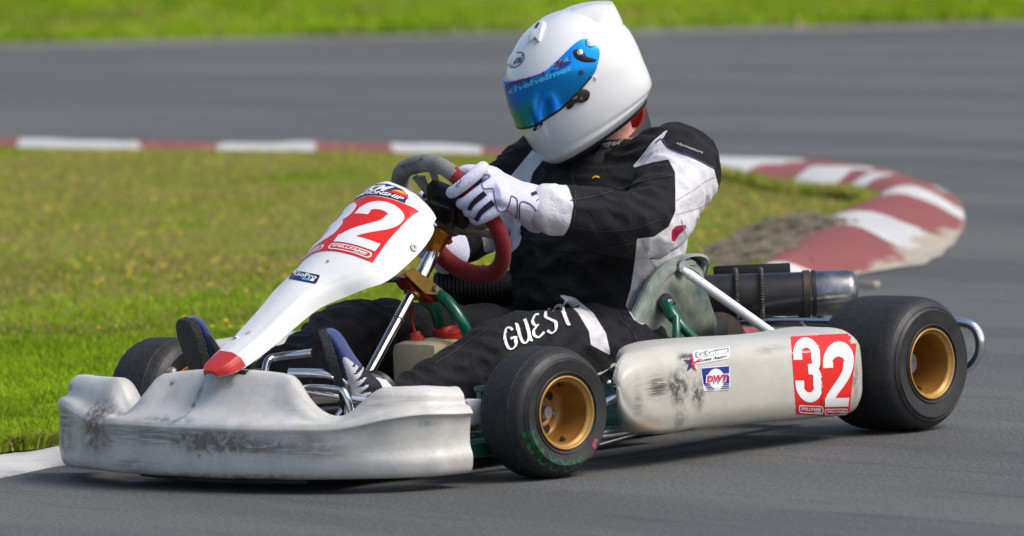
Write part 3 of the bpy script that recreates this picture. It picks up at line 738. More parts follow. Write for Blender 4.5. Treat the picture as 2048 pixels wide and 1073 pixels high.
# --- chassis tubes, floor tray, axle
def tb(name, pts, r, m, smooth=6, **k): return part(name, tube(pts, r, 12, smooth=smooth, **k), m)
tb('chassis_rail', [(.05, .30, .055), (-.1, .34, .05), (-.4, .36, .045), (-.8, .33, .045), (-1.1, .30, .05)], .015, M['green'])
tb('chassis_rail', [(.05, -.30, .055), (-.1, -.34, .05), (-.4, -.36, .045), (-.8, -.33, .045), (-1.1, -.30, .05)], .015, M['green'])
tb('chassis_rail', [(.0, .42, .07), (.10, .30, .055), (.30, .24, .05), (.36, .1, .05), (.36, -.1, .05), (.30, -.24, .05), (.10, -.30, .055), (0, -.42, .07)], .015, M['green'])
tb('chassis_rail', [(-.28, -.34, .05), (-.28, .34, .05)], .014, M['green'], 1)
tb('chassis_rail', [(-1.04, -.36, .06), (-1.1, 0, .06), (-1.04, .36, .06)], .015, M['green'])
part('floor_tray', boxv((.02, 0, .040), (.72, .56, .004), None, .001), M['steel'])
part('axle', cyl((-1.04, -.62, .14), (-1.04, .62, .14), .022, 20), M['steel'])
for y in (-.28, .28): part('axle_bearing', MB().add(lathe([(.022, -.014), (.045, -.012), (.045, .012), (.022, .014)], (-1.04, y, .14), (0, 1, 0), 28)).add(boxv((-1.04, y, .09), (.07, .02, .08))), M['black_metal'])
part('brake_disc', lathe([(.024, -.004), (.098, -.004), (.098, .004), (.024, .004)], (-1.04, .10, .14), (0, 1, 0), 48), M['rust'])
part('sprocket', lathe([(.024, -.003), (.09, -.003), (.1, 0), (.09, .003), (.024, .003)], (-1.04, -.12, .14), (0, 1, 0), 60), M['black_metal'])
part('brake_caliper', boxv((-.99, .10, .2), (.11, .06, .06), None, .012), M['black_metal'])
# stub axles and steering arms near the front wheels
for s in (1, -1):
    part('stub_axle', MB().add(cyl((0, .42 * s, .131), (0, .54 * s, .131), .012)).add(cyl((.0, .425 * s, .07), (.0, .425 * s, .185), .013)), M['steel'])
    part('yoke', MB().add(boxv((0, .40 * s, .175), (.04, .08, .012), None, .003)).add(boxv((0, .40 * s, .085), (.04, .08, .012), None, .003)).add(boxv((0, .372 * s, .13), (.036, .012, .10), None, .002)), M['green'])
    tb('track_rod', [(-.055, .43 * s, .10), (-.02, .03 * s, .13)], .007, M['chrome'], 1)
y = .36
part('brake_reservoir', boxv((.075, .395, .135), (.045, .04, .05), None, .005), M['white_shoe'])
part('floor_bracket', boxv((.10, .41, .062), (.12, .06, .028), None, .004), M['green'])
part('brake_rod', cyl((.1, .36, .085), (-.2, .36, .09), .005, 8), M['chrome'])
# side bumper bars under the near pod
for s in (1, -1):
    tb('side_bumper_bar', [(-.12, .36 * s, .045), (-.18, .44 * s, .055), (-.25, .50 * s, .066), (-.45, .51 * s, .075), (-.75, .51 * s, .078), (-.84, .45 * s, .07), (-.86, .34 * s, .055)], .010, M['chrome'], 6)
    tb('side_bumper_bar', [(-.2, .36 * s, .075), (-.3, .5 * s, .14), (-.7, .5 * s, .15), (-.82, .36 * s, .08)], .010, M['chrome'], 5)

# --- seat: an open shell
SL = [A(-.44, .165, .125), A(-.51, .178, .140), A(-.585, .188, .178), A(-.635, .195, .235), A(-.675, .197, .29), A(-.725, .197, .342), A(-.79, .192, .368), A(-.845, .185, .368)]
SCn = [A(-.42, 0, .055), A(-.52, 0, .040), A(-.63, 0, .038), A(-.75, 0, .050), A(-.86, 0, .095), A(-.93, 0, .17), A(-.965, 0, .26), A(-.985, 0, .345)]
ribs = cat([np.r_[a, b] for a, b in zip(SL, SCn)], 5); rings = []
for q in ribs:
    L, C = q[:3], q[3:]; row = []
    for k in range(-14, 15):
        t = k / 14 * math.pi / 2; y = L[1] * abs(math.sin(t)) ** .75 * (1 if k > 0 else -1); w = (1 - abs(math.cos(t)) ** .55)
        row.append(A(C[0] + (L[0] - C[0]) * w, y if k else 0, C[2] + (L[2] - C[2]) * w))
    rings.append(row)
seat = part('seat', loft(rings, False, False), M['seat']); sm_ = seat.modifiers.new('thickness', 'SOLIDIFY'); sm_.thickness = .006; sm_.offset = 0
# the pale edge of the shell folds outwards
def edge(sgn, col): return [r[col] for r in rings]
for col, sgn in ((-1, 1), (0, -1)):
    e = edge(sgn, col)
    if sgn == 1: e = e + [A(-.880, .180, .352), A(-.90, .176, .338)]
    else: e = e + [A(-.885, -.18, .352)]
    fr = []
    for i, p in enumerate(e):
        t = unit(np.subtract(e[min(i + 1, len(e) - 1)], e[max(i - 1, 0)])); dn = unit(np.cross(t, A(0, sgn, 0))); dn = dn if dn[2] < .2 or dn[0] > 0 else dn
        wv = .016 + .010 * min(1, i / 20)
        fr.append([p + A(0, -.004 * sgn, 0), p + dn * 0 + A(0, .004 * sgn, .002), p + A(0, .010 * sgn, 0) , p + A(0, .013 * sgn, -.004) - A(0, 0, wv * .55), p + A(0, .008 * sgn, -wv * .6), p + A(0, .004 * sgn, -.006)])
    mk('seat_edge', loft(fr, True, True), M['seat_rim'], seat)
# side cheek of the shell (worn laminate) outside the rolled edge
chk = []
for i in range(14, len(ribs)):
    q = ribs[i]; L = q[:3]; chk.append([L + A(-.022, .007, -.014), L + A(-.055, .006, -.035 - .03 * (i - 14) / 21), L + A(-.095, .0, -.10 - .04 * (i - 14) / 21), L + A(-.10, -.012, -.19 + .02 * (i - 14) / 21)])
for s in (1, -1):
    mk('seat_flange', loft([[ribs[i][:3] * A(1, s, 1) + A(*d) * A(1, s, 1) for d in ((.004, .000, .002), (.001, .008, .004), (-.020, .0135, -.009), (-.024, .0115, -.016), (-.018, .004, -.014), (-.002, -.002, -.002))] for i in range(8, len(ribs))]), M['seat_rim'], seat)
    o = mk('seat_cheek', loft([[p * A(1, s, 1) for p in r] for r in chk], False, False), M['seat_back'], seat); q = o.modifiers.new('thickness', 'SOLIDIFY'); q.thickness = .005
fp = [P(a, b, 'y', .262) for a, b in ((1150, 772), (1200, 744), (1245, 716), (1292, 692), (1330, 690), (1330, 845), (1150, 858))]
part('floor_side_panel', prism([(q[0], q[2]) for q in fp], (0, .262, 0), (1, 0, 0), (0, 0, 1), (0, 1, 0), .006), M['seat'], smooth=False)
part('panel_edge', tube(fp[:4], .006, 8, smooth=3, ry=.012), M['seat_rim'])
part('panel_bolt', lathe([(0, .005), (.004, .005), (.0075, .002), (.0085, 0)], P(1219, 767, 'y', .266), (0, 1, 0), 16), M['chrome'])
tb('side_rail', [P(1185, 868, 'y', .40), P(1240, 860, 'y', .41), P(1320, 848, 'y', .41)], .009, M['green'], 4)
tb('side_bar', [P(1185, 892, 'y', .44), P(1235, 877, 'y', .46), P(1320, 850, 'y', .47)], .009, M['chrome'], 4)
part('seat_side_panel', prism([(-.43, .055), (-.44, .118), (-.52, .138), (-.59, .172), (-.64, .20), (-.70, .18), (-.72, .06), (-.6, .045)], (0, .187, 0), (1, 0, 0), (0, 0, 1), (0, 1, 0), .006), M['seat'])
bs = bvh_of(seat)
part('seat_bolt', lathe([(0, .005), (.004, .005), (.008, .002), (.009, 0)], P(1220, 765, 'y', .192), (0, 1, 0), 16), M['chrome'])
part('seat_strut_washer', lathe([(0, .004), (.018, .004), (.022, 0)], P(1333, 608, 'y', .215), (.1, 1, .15), 24), M['black_plastic'])
part('seat_stay_washer', lathe([(0, .004), (.014, .004), (.017, 0)], P(1366, 535, 'y', .21), (.1, 1, .15), 24), M['steel'])
# chrome stay and green welded stay
a = P(1374, 546, 'y', .235); b = P(1545, 668, 'y', .29)
part('seat_stay', MB().add(tube([a, b], .0105, 14)).add(tube([a - (b - a) * .06, a + (b - a) * .04], [.006, .0115], 10)).add(tube([b - (b - a) * .03, b + (b - a) * .06], [.0115, .006], 10)), M['polished'])
a = P(1332, 607, 'y', .225)
part('green_seat_bracket', MB().add(tube([a, P(1343, 628, 'y', .245), P(1365, 655, 'y', .27), P(1400, 690, 'y', .29)], [.013, .014, .0105, .0105], 12, smooth=4)).add(tube([P(1352, 634, 'y', .262), P(1353, 668, 'y', .275), P(1351, 712, 'y', .28)], .0085, 12, smooth=3)), M['green'])
part('bracket_bolt', lathe([(0, .010), (.006, .010), (.007, .002), (.010, .0)], a + A(0, .012, 0), (0, 1, 0), 6), M['chrome'], smooth=False)

lp = []
for (x_, y_), k in zip(cat([(1338, 541), (1352, 524), (1372, 512), (1392, 509), (1408, 514), (1415, 527)], 4), range(99)):
    p = P(x_, y_, 'y', .198); lp.append([p + A(0, -.035, .0), p + A(0, .006, .002), p + A(0, .008, -.004), p + A(.002, -.03, -.007)])
mk('seat_lip', loft(lp, True, True), M['seat_rim'], seat)
# --- side pods
def superell(cy, cz, ry, rz, e, n=40, top=0.):
    out = []
    for k in range(n):
        t = 2 * math.pi * k / n; c, s = math.cos(t), math.sin(t)
        out.append((cy + ry * math.copysign(abs(c) ** e, c), cz + rz * math.copysign(abs(s) ** e, s)))
    return out
PZ = [  # x, z top, z bottom, y outer, y inner
    (-.122, .172, .160, .617, .613), (-.127, .194, .137, .620, .608), (-.142, .213, .115, .623, .597), (-.170, .2275, .091, .626, .577), (-.215, .236, .071, .628, .536), (-.30, .2405, .061, .629, .46),
    (-.42, .239, .058, .629, .40), (-.55, .234, .056, .629, .40), (-.66, .2285, .052, .629, .40), (-.74, .2265, .049, .629, .40), (-.80, .227, .047, .629, .40), (-.85, .229, .046, .628, .402), (-.874, .226, .050, .622, .41), (-.884, .213, .064, .612, .42), (-.888, .185, .09, .60, .44), (-.888, .155, .12, .59, .46)]
def pod(s):
    rings = []
    for q in cat(PZ, 6):
        x, zt, zb, yo, yi = q; cy, cz = (yo + yi) / 2, (zt + zb) / 2; ring = []
        for (yy, zz) in superell(cy, cz, (yo - yi) / 2, (zt - zb) / 2, .42 + .42 * float(1 - sm(np.array(-x), .12, .24))):
            # long soft swage along the outer face and a moulding dip
            if yy > cy: yy -= .010 * math.exp(-((zz - (zb + .022)) / .012) ** 2) * .3 - .004 * math.sin((zz - zb) / (zt - zb) * math.pi)
            if yy > cy and zz > cz: yy -= .013 * sm(np.array((zz - cz) / (zt - cz)), .6, 1.)
            ring.append((x, yy * s, zz))
        rings.append(ring)
    return loft(rings)
M['pod'] = plastic('scuffed pod plastic', (.53, .518, .465), [
    (P(1350, 775, 'y', .625), (.052, .04, .052), .95, False), (P(1310, 775, 'y', .625), (.05, .04, .035), .7, True), (P(1390, 790, 'y', .625), (.030, .04, .050), .85, False),
    (P(1368, 720, 'y', .62), (.040, .04, .020), .75, True), (P(1355, 840, 'y', .62), (.03, .04, .045), .4, False), (P(1378, 862, 'y', .61), (.045, .05, .010), 1., False), (P(1300, 868, 'y', .61), (.03, .05, .010), .8, False),
    (P(1255, 800, 'y', .6), (.02, .1, .07), .35, True), (P(1702, 760, 'y', .62), (.02, .05, .06), .5, False), (P(1715, 700, 'y', .61), (.015, .05, .03), .6, True), (P(1540, 700, 'y', .62), (.10, .05, .012), .3, True)], .35,
    yellow=[(P(1262, 850, 'y', .58), (.075, .2, .026), (.46, .38, .27)), (P(1240, 760, 'y', .52), (.022, .2, .09), (.46, .42, .33))])
podL = part('side_pod', pod(1), M['pod']); podR = part('side_pod', pod(-1), M['pod'])
bp_ = bvh_of(podL)
q = [(1592, 837), (1646, 841), (1634, 672), (1585, 676)]
def plate(name, quad, glyph, bv, par, logo=True, lw=.5, edge_=True, off=.0008):
    s = [(*rect(0, 0, 1, 1), M['pr_red'])]
    if glyph == 3: g = three(.06, .155, .93, .985)
    else: g = two(.09, .155, .95, .985)
    for a_, b_ in g: s.append((a_, b_, M['pr_white']))
    if logo:
        s.append((*frame2(rrect(.09, .025, .93, .125, .07, .05)[0], rrect(.12, .038, .90, .112, .06, .035)[0]), M['pr_white']))
        s.append((*text('SPELLFAME', .16, .062, .86, .100, .03, .2), M['pr_white'])); s.append((*text('RACING', .62, .042, .82, .056, .03, .2), M['pr_white']))
    decal(name, s, on_view(quad) if not callable(quad) else quad, bv, par, off, .07)
plate('number_plate', [(1592, 829), (1651, 832), (1640, 671), (1581, 674)], 3, bp_, podL)
plate('number_plate', [(1643, 832), (1697, 831), (1714, 668), (1638, 671)], 2, bp_, podL, off=.0016)
# round the team stickers
s = [(*rrect(.0, .0, 1, 1, .04, .10), M['pr_grey']), (*rrect(.008, .03, .992, .97, .04, .10), M['pr_white']), (*rrect(.05, .46, .96, .90, .03, .1), M['seat_rim']),
     (*text('G.Guest', .09, .49, .93, .88, .03), M['pr_white']), (*text('Guest Racing', .09, .10, .93, .36, .02, .3), M['pr_navy'])]
decal('team_sticker', s, on_view([(1386, 731), (1458, 718), (1460, 694), (1384, 703)]), bp_, podL)
st_ = []
for k in range(10):
    r_ = .5 if k % 2 == 0 else .2; a_ = rad(90 + 36 * k); st_.append((.5 + r_ * math.cos(a_), .5 + r_ * math.sin(a_)))
s = [(*poly([(.5 + (x - .5) * 1.15, .5 + (y - .5) * 1.15) for x, y in st_]), M['pr_white']), (*poly([st_[0], (.5, .5), st_[5], st_[6], st_[7], st_[8], st_[9]][:1] + [st_[1], (.5, .5), st_[9]]), M['pr_navy']),
     (*poly([(.5, .5), st_[1], st_[2], st_[3]]), M['pr_navy']), (*poly([(.5, .5), st_[3], st_[4], st_[5]]), M['pr_navy']), (*poly([(.5, .5), st_[5], st_[6]]), M['pr_pink']),
     (*stroke([(.42, .95), (.62, .22)], .09), M['pr_pink']), (*stroke([(.40, .42), (.88, .66)], .09), M['pr_pink'])]
decal('star_sticker', s, on_view([(1364, 747), (1402, 747), (1402, 707), (1364, 707)]), bp_, podL)
s = [(*rrect(0, 0, 1, 1, .1, .1), M['pr_white']), (*poly([(.03, .30), (.97, .30), (.97, .97), (.03, .97)]), M['pr_blue']), (*ell(.5, .5, .30, .42), M['pr_white'])]
for k in range(3): s.append((*stroke([(.06 + .03 * k, .26 - .085 * k), (.26 + .06 * k, .26 - .085 * k)], .03, .045), M['pr_blue'])); s.append((*stroke([(.74 - .06 * k, .26 - .085 * k), (.95, .26 - .085 * k)], .03, .045), M['pr_blue']))
s += [(*text('DWT', .06, .36, .95, .70, .09, .25), M['pr_white']), (*text('DWT', .10, .39, .91, .67, .055, .25), M['pr_pink'])]
decal('wheel_maker_sticker', s, on_view([(1407, 783), (1460, 780), (1459, 731), (1400, 736)]), bp_, podL)

# --- front bumper (moulded plastic)
BPL = [(0, .445), (.10, .442), (.22, .428), (.33, .395), (.42, .345), (.475, .29), (.508, .235), (.520, .20)]    # |y|, x of the front face
half = cat(BPL, 8); plan = [(-a * (1 + .12 * float(sm(np.array(a), .25, .5))), b + .012 * float(sm(np.array(a), .3, .5))) for a, b in half[::-1]][:-1] + [(a, b) for a, b in half]
def hgt(y):
    a = abs(y)
    lobe = .236 - .012 * (a / .2) ** 2
    ear = .205 - .16 * max(0, (a - .485)) ** 1.1 * 2
    kk = sm(np.array(a), .165, .315) if y > 0 else sm(np.array(a), .19, .27); v = lobe * (1 - kk) + kk * (.150 if y > 0 else .158)
    v = v + (ear - .150) * float(sm(np.array(a), .318, .42) if y > 0 else sm(np.array(a), .276, .325))
    return float(v)
rings = []
n = len(plan)
for i, (yy, xx) in enumerate(plan):
    t = unit(A(plan[min(i + 1, n - 1)][1] - plan[max(i - 1, 0)][1], plan[min(i + 1, n - 1)][0] - plan[max(i - 1, 0)][0])); N = A(t[1], -t[0]);
    if N[0] < 0 and abs(yy) < .3: N = -N
    if N[1] * yy < 0 and abs(yy) >= .3: N = -N
    h = hgt(yy); a = abs(yy); e = float(sm(np.array(a), .30, .50)); ef = e if yy > 0 else 0.; cw = float(1 - sm(np.array(a), .14, .27)); endk = float(sm(np.array(a), .485, .52))
    swp = .014 * math.sin(a * 9) * e
    cz = .128 + .012 * e + .018 * e * math.sin((a - .3) * 12)         # height of the crease
    B = [(-.075, .040), (-.03, .030), (-.010, .029), (.001, .040), (.004 + .001 * e, .064), (.005 - .010 * ef, .088), (.004 - .002 * e, cz - .012), (.006 + .006 * ef, cz - .002), (.004 + .004 * ef, cz + .004), (-.004 + .003 * e, cz + .012),
         (-.022 - .022 * cw + .006 * e, cz + (h - cz) * .34), (-.034 - .036 * cw + .014 * e, cz + (h - cz) * .66), (-.048 - .042 * cw + .020 * e, h - .008), (-.060 - .046 * cw + .016 * e, h), (-.080 - .046 * cw, h - .006), (-.098 - .03 * cw, h - .03), (-.100, (h + .05) / 2), (-.095, .055)]
    ring = []
    for o_, z_ in B:
        o2 = o_ - (.012 if yy > 0 else .005) * endk
        p = A(xx, yy) + N * o2; p[0] = min(p[0], .47)
        zz = z_ + mnoise.noise(Vector((p[0] * 9, yy * 9, z_ * 9))) * .0016
        ring.append((p[0], p[1], zz))
    rings.append([tuple(q) for q in cat(ring, 3, True)])
M['bumper'] = plastic('battered bumper plastic', (.62, .608, .575), [
    (P(205, 850, 'x', .38), (.12, .07, .075), 1., False), (P(150, 840, 'y', -.45), (.08, .08, .05), .6, True), (P(240, 880, 'x', .38), (.08, .05, .03), .7, True), (P(300, 860, 'x', .40), (.06, .05, .03), .5, False),
    (P(430, 885, 'x', .44), (.08, .19, .034), .95, False), (P(405, 912, 'x', .44), (.02, .012, .011), 1., False), (P(520, 895, 'x', .44), (.07, .10, .020), .55, True), (P(345, 765, 'x', .36), (.02, .012, .012), .8, False),
    (P(465, 770, 'x', .36), (.03, .02, .018), .5, False), (P(145, 775, 'x', .32), (.05, .022, .010), .7, True), (P(280, 930, 'x', .42), (.05, .10, .02), .5, True), (P(385, 800, 'x', .40), (.08, .010, .05), .7, False), (P(160, 880, 'x', .33), (.1, .08, .05), .7, False), (P(640, 905, 'x', .42), (.1, .2, .02), .35, True), (P(780, 800, 'x', .3), (.1, .10, .03), .25, True),  # the thin upright mark paints the centre crease's shading into the colour
    (P(620, 880, 'x', .42), (.06, .05, .02), .3, True), (P(745, 870, 'x', .38), (.05, .04, .02), .3, True), (P(350, 840, 'x', .42), (.08, .14, .012), .55, False), (P(850, 850, 'x', .3), (.05, .03, .01), .45, False),
    (P(500, 955, 'x', .43), (.2, .4, .012), .5, False), (P(330, 870, 'x', .42), (.12, .3, .035), .45, True), (P(560, 890, 'x', .42), (.12, .25, .03), .35, False), (P(230, 860, 'x', .36), (.12, .12, .07), .6, False)], .8, scale=9.0, grime_shade=(.13, .115, .10))
bumper = part('front_bumper', loft(rings), M['bumper'], angle=50)
# orange plank edge under the bumper, worn skid
part('bumper_skid', tube([A(.40, -.20, .030), A(.415, 0, .024), A(.40, .25, .026)], .008, 8, smooth=6), M['rust'])
part('bumper_bolt', MB().add(lathe([(0, .006), (.008, .006), (.011, .0)], P(343, 743, 'x', .335), (.5, 0, 1), 16)), M['alu'])

# --- nose panel
NS = [  # ridge x, ridge z, half width of the face, flank drop, flank spread, height of the ridge above the side creases
    (.405, .239, .014, .014, .004, .003), (.385, .252, .030, .020, .006, .005), (.350, .270, .035, .026, .008, .005), (.29, .301, .037, .030, .010, .005), (.22, .344, .041, .034, .012, .006), (.165, .381, .049, .037, .016, .009),
    (.127, .405, .066, .039, .022, .018), (.092, .427, .096, .040, .027, .031), (.060, .447, .113, .050, .031, .038), (.010, .485, .119, .058, .033, .040), (-.040, .521, .117, .062, .033, .041), (-.082, .551, .108, .060, .032, .039), (-.112, .567, .088, .050, .028, .031), (-.132, .575, .060, .026, .018, .019), (-.143, .577, .022, .012, .008, .008)]
ns = cat(NS, 6); rings = []
for i, q in enumerate(ns):
    a = ns[max(i - 1, 0)]; b = ns[min(i + 1, len(ns) - 1)]; t = unit(A(b[0] - a[0], 0, b[1] - a[1])); N = A(t[2], 0, -t[0])
    if i > len(ns) - 16: N = unit(A(.60, 0, .80))
    w, dp, sp, bl = q[2:]; rl = .13 * min(1, max(0, (w - .05) / .06)); c = A(q[0], 0, q[1]) - N * bl; ring = []
    prof = [(-w - sp, -dp), (-w - sp * .55, -dp * .45), (-w - .002, -.006), (-w * .93, .001), (-w * .6, bl * .58), (-w * .2, bl * .96), (w * .2, bl * .96), (w * .6, bl * .58), (w * .93, .001), (w + .002, -.006), (w + sp * .55, -dp * .45), (w + sp, -dp)]
    prof2 = [(w + sp - .003, -dp), (w - .004, -.010), (0, bl - .005), (-w + .004, -.010), (-w - sp + .003, -dp)]
    pf = cat(prof, 4) + [A(*p) for p in prof2]
    rings.append([c + A(0, p[0], 0) + N * (p[1] + p[0] * rl) for p in pf])
M['nose'] = plastic('white nose panel plastic', (.74, .75, .745), [(P(500, 670, 'y', 0), (.02, .012, .012), .6, True), (P(575, 545, 'y', 0), (.006, .006, .006), 1., False)], .12, scale=8)
nose = part('nose_panel', loft(rings), M['nose'], angle=32)
bn = bvh_of(nose)
decal('nose_tip', [(*poly([(-.2, -.1), (-.2, .2), (.2, .62), (.47, 1.), (.78, .93), (1.0, .72), (1.12, .40), (.9, .12), (.62, -.1), (.3, -.25)]), M['tip_red'])], on_view([(402, 752), (482, 752), (482, 702), (402, 702)]), bn, nose, step=.025)
NNf = unit(A(.63, 0, .777)); T0 = A(.052, 0, .444); T1 = A(-.080, 0, .551)
def nplate(y0, y1, e0=0., e1=0.):
    dd = unit(T1 - T0); a = T0 - dd * e0; b = T1 + dd * e1
    return on_plane([a + A(0, y0, 0), a + A(0, y1, 0), b + A(0, y1, 0), b + A(0, y0, 0)], -NNf)
plate('number_plate', nplate(-.150, .004), 3, bn, nose)
plate('number_plate', nplate(.000, .118), 2, bn, nose, off=.0014)
s = [(*poly([(.0, .05), (1, .05), (.93, .70), (.80, 1.0), (.6, 1.14), (.4, 1.14), (.2, 1.0), (.07, .70)]), M['pr_navy']), (*text('TKM', .26, .42, .72, .98, .04, .35), M['pr_white']), (*poly([(.70, .44), (.98, .44), (.94, .60), (.80, .66)]), M['pr_red']), (*poly([(.74, .62), (.93, .62), (.86, .80), (.80, .80)]), M['pr_yellow']), (*text('CHAMPIONSHIP', .06, .10, .95, .36, .03), M['pr_white'])]
dd = unit(T1 - T0)
decal('series_sticker', s, on_plane([T1 + dd * .001 + A(0, -.09, 0), T1 + dd * .001 + A(0, .09, 0), T1 + dd * .044 + A(0, .09, 0), T1 + dd * .044 + A(0, -.09, 0)], -NNf), bn, nose, step=.06)
s = [(*rrect(0, 0, 1, 1, .08, .2), M['pr_navy']), (*text('GoPro', .08, .46, .92, .92, .02), M['pr_white'])] + [(*rect(.30 + .155 * k, .14, .43 + .155 * k, .38), M[c_]) for k, c_ in enumerate(('pr_blue', 'pr_cyan', 'pr_cyan', 'pr_white'))]
decal('camera_sticker', s, on_view([(577, 558), (632, 569), (641, 551), (588, 541)]), bn, nose)
def screw(px, py, bv, par, r_, m_, name='screw'):
    h = bv.ray_cast(Vector(CP), Vector(ray(px, py)))
    if h[0] is None: return
    n_ = h[1] if h[1].dot(Vector(ray(px, py))) < 0 else -h[1]
    mk(name, lathe([(0, .001), (r_ * .35, .001), (r_ * .4, .003), (r_ * .9, .003), (r_, .0015), (r_, -.002)], np.array(h[0]), np.array(n_), 20), m_, par)
screw(827, 496, bn, nose, .0085, M['alu'], 'rubber_mount'); screw(472, 676, bn, nose, .007, M['chrome'])
screw(656, 524, bn, nose, .003, M['pr_grey'], 'rivet'); screw(606, 521, bn, nose, .003, M['pr_grey'], 'rivet')

# --- steering column, brackets, fuel tank, pedals
ca, cb = P(700, 818, 'y', .02), P(868, 505, 'y', .02)
part('steering_column', MB().add(tube([ca, cb], .0105, 16)), M['chrome'])
cd_ = unit(cb - ca)
part('column_sleeve', tube([cb - cd_ * .085, cb + cd_ * .0], .0145, 18), M['chrome'])
cc = P(826, 585, 'y', .02); part('column_collar', tube([cc - cd_ * .008, cc + cd_ * .008], .017, 20), M['gold_anod'])
cc = P(797, 640, 'y', .02); part('column_ring', tube([cc - cd_ * .0015, cc + cd_ * .0015], .0125, 20), M['green'])
def plateq(name, pts, y, th, m): return part(name, prism([(0, 0)] * 0 + [(P(a, b, 'y', y)[0], P(a, b, 'y', y)[2]) for a, b in pts], (0, y, 0), (1, 0, 0), (0, 0, 1), (0, 1, 0), th), m, smooth=False)
plateq('column_bracket', [(808, 548), (826, 536), (884, 580), (872, 590), (850, 588)], .045, .006, M['gold_anod'])
plateq('column_clamp', [(796, 556), (822, 546), (870, 580), (880, 606), (858, 606), (812, 578)], .02, .034, M['red_anod'])
part('clamp_bolt', lathe([(0, .006), (.006, .006), (.007, 0)], P(870, 578, 'y', .05), (0, 1, 0), 6), M['steel'], smooth=False)
tb('steering_hoop', [P(868, 585, 'y', .03), P(892, 600, 'y', .06), P(918, 635, 'y', .09), P(935, 672, 'y', .10), P(950, 740, 'y', .11)], .0125, M['green'], 6)
tb('steering_hoop', [P(846, 598, 'y', -.01), P(868, 618, 'y', -.02), P(880, 660, 'y', -.05), P(884, 700, 'y', -.06), P(884, 760, 'y', -.06)], .0115, M['green'], 6)
part('hoop_clip', tube([P(877, 655, 'y', -.045), P(881, 672, 'y', -.05)], .0135, 16), M['red_plastic'])
# boss, hub, display, steering wheel
SWc = A(-.292, 0, .476); SWn = unit(A(-.866, 0, .5))
def SP(px, py): return PP(px, py, SWc, SWn)
def wedge():
    a = P(866, 505, 'y', .02); b = SP(893, 450) - SWn * .03
    return MB().add(tube([a, a * .6 + b * .4, b], [.017, .021, .033], 7, ry=[.014, .017, .026]))
part('wheel_boss', wedge().add(tube([SP(868, 448) - SWn * .02, SP(893, 452) - SWn * .02, SP(912, 476) - SWn * .02], [.007, .009, .006], 8, smooth=3)), M['orange'], smooth=False)
swp_ = [(800, 368), (806, 343), (822, 333), (851, 327), (880, 332), (908, 350), (935, 377), (962, 408), (985, 440), (1003, 478), (1006, 515), (993, 542), (965, 550), (928, 542), (895, 522), (872, 495), (852, 462), (832, 425), (812, 392)]
SW = [SP(*p) for p in swp_]
ring = cat([np.r_[p, r_] for p, r_ in zip(SW, [.0185] * 3 + [.0185, .0170] + [.0165] * 6 + [.0185] * 4 + [.017] * 4)], 6, True)
rp = [q[:3] for q in ring]; rr_ = [q[3] for q in ring]
sw = part('steering_wheel', tube(rp, rr_, 16, closed=True, up=SWn), M['suede_red'], mats=[M['suede_red'], M['suede_grey'], M['black_plastic']])
for p in sw.data.polygons:
    x, yv = Q(np.array(p.center)); p.material_index = 1 if (x < 907 - (yv - 345) * .55 and yv < 400) else 0
    if x < 832 and yv > 392: p.material_index = 0
c_ = SP(905, 440)
def spoke(a, b, w0=.011, w1=.008):
    m_ = (a + b) / 2; mk('spoke', tube([a, m_, b], [w0, w1, w0], 8, ry=[.003, .003, .003], up=np.cross(unit(b - a), SWn)), M['alu'], sw)
hubp = c_ + SWn * -.012
for px in ((829, 352), (866, 345)): spoke(SP(*px), hubp + (SP(*px) - hubp) * .18)
spoke(SP(842, 352), SP(872, 420)); spoke(SP(1000, 452), hubp); spoke(SP(985, 470), SP(915, 462)); 
mk('wheel_hub', lathe([(0, .006), (.030, .006), (.032, 0), (.030, -.006), (0, -.006)], hubp, SWn, 24), M['alu'], sw)
sb = bvh_of(sw)
decal('wheel_stitching', [(*stroke([(k / 12, .5 + .45 * (-1) ** k) for k in range(13)], .22), M['pr_maroon'])], on_view([(806, 338), (846, 322), (843, 317), (803, 331)]), sb, sw, step=.2)
# display pod in the middle of the wheel
dz = unit(SP(905, 400) - SP(905, 460)); dx_ = np.cross(dz, SWn)
dc = SP(905, 402) + SWn * -.012
part('data_display', boxv(dc, (.095, .078, .030), np.array([dx_, dz, SWn]), .006), M['black_plastic'])
part('display_screen', boxv(dc + SWn * .0155 , (.075, .05, .002), np.array([dx_, dz, SWn]), .0005), M['screen'])
part('display_back', boxv(dc - SWn * .022 - dz * .006, (.060, .050, .016), np.array([dx_, dz, SWn]), .004), M['screen'])
part('cable', tube([P(852, 380, 'y', -.03), P(856, 410, 'y', -.02), P(868, 438, 'y', 0), P(880, 450, 'y', .01)], .004, 8, smooth=5), M['black_plastic'])
for k, (px, py) in enumerate(((858, 408), (866, 422), (876, 402), (850, 392))):
    part('connector', lathe([(0, .008), (.005, .008), (.006, 0), (.005, -.01)], P(px, py, 'y', .0), (.5, .6, .2), 10), (M['chrome'], M['black_plastic'], M['steel'], M['black_plastic'])[k])
# bracket between the nose panel and the column
for (x0, y0, x1, y1, yy) in ((850, 470, 800, 480, 0), (848, 440, 790, 430, 0), (812, 560, 760, 560, .02)): part('nose_bracket', tube([P(x0, y0, 'y', yy), P(x1, y1, 'y', yy)], .006, 8), M['black_metal'])
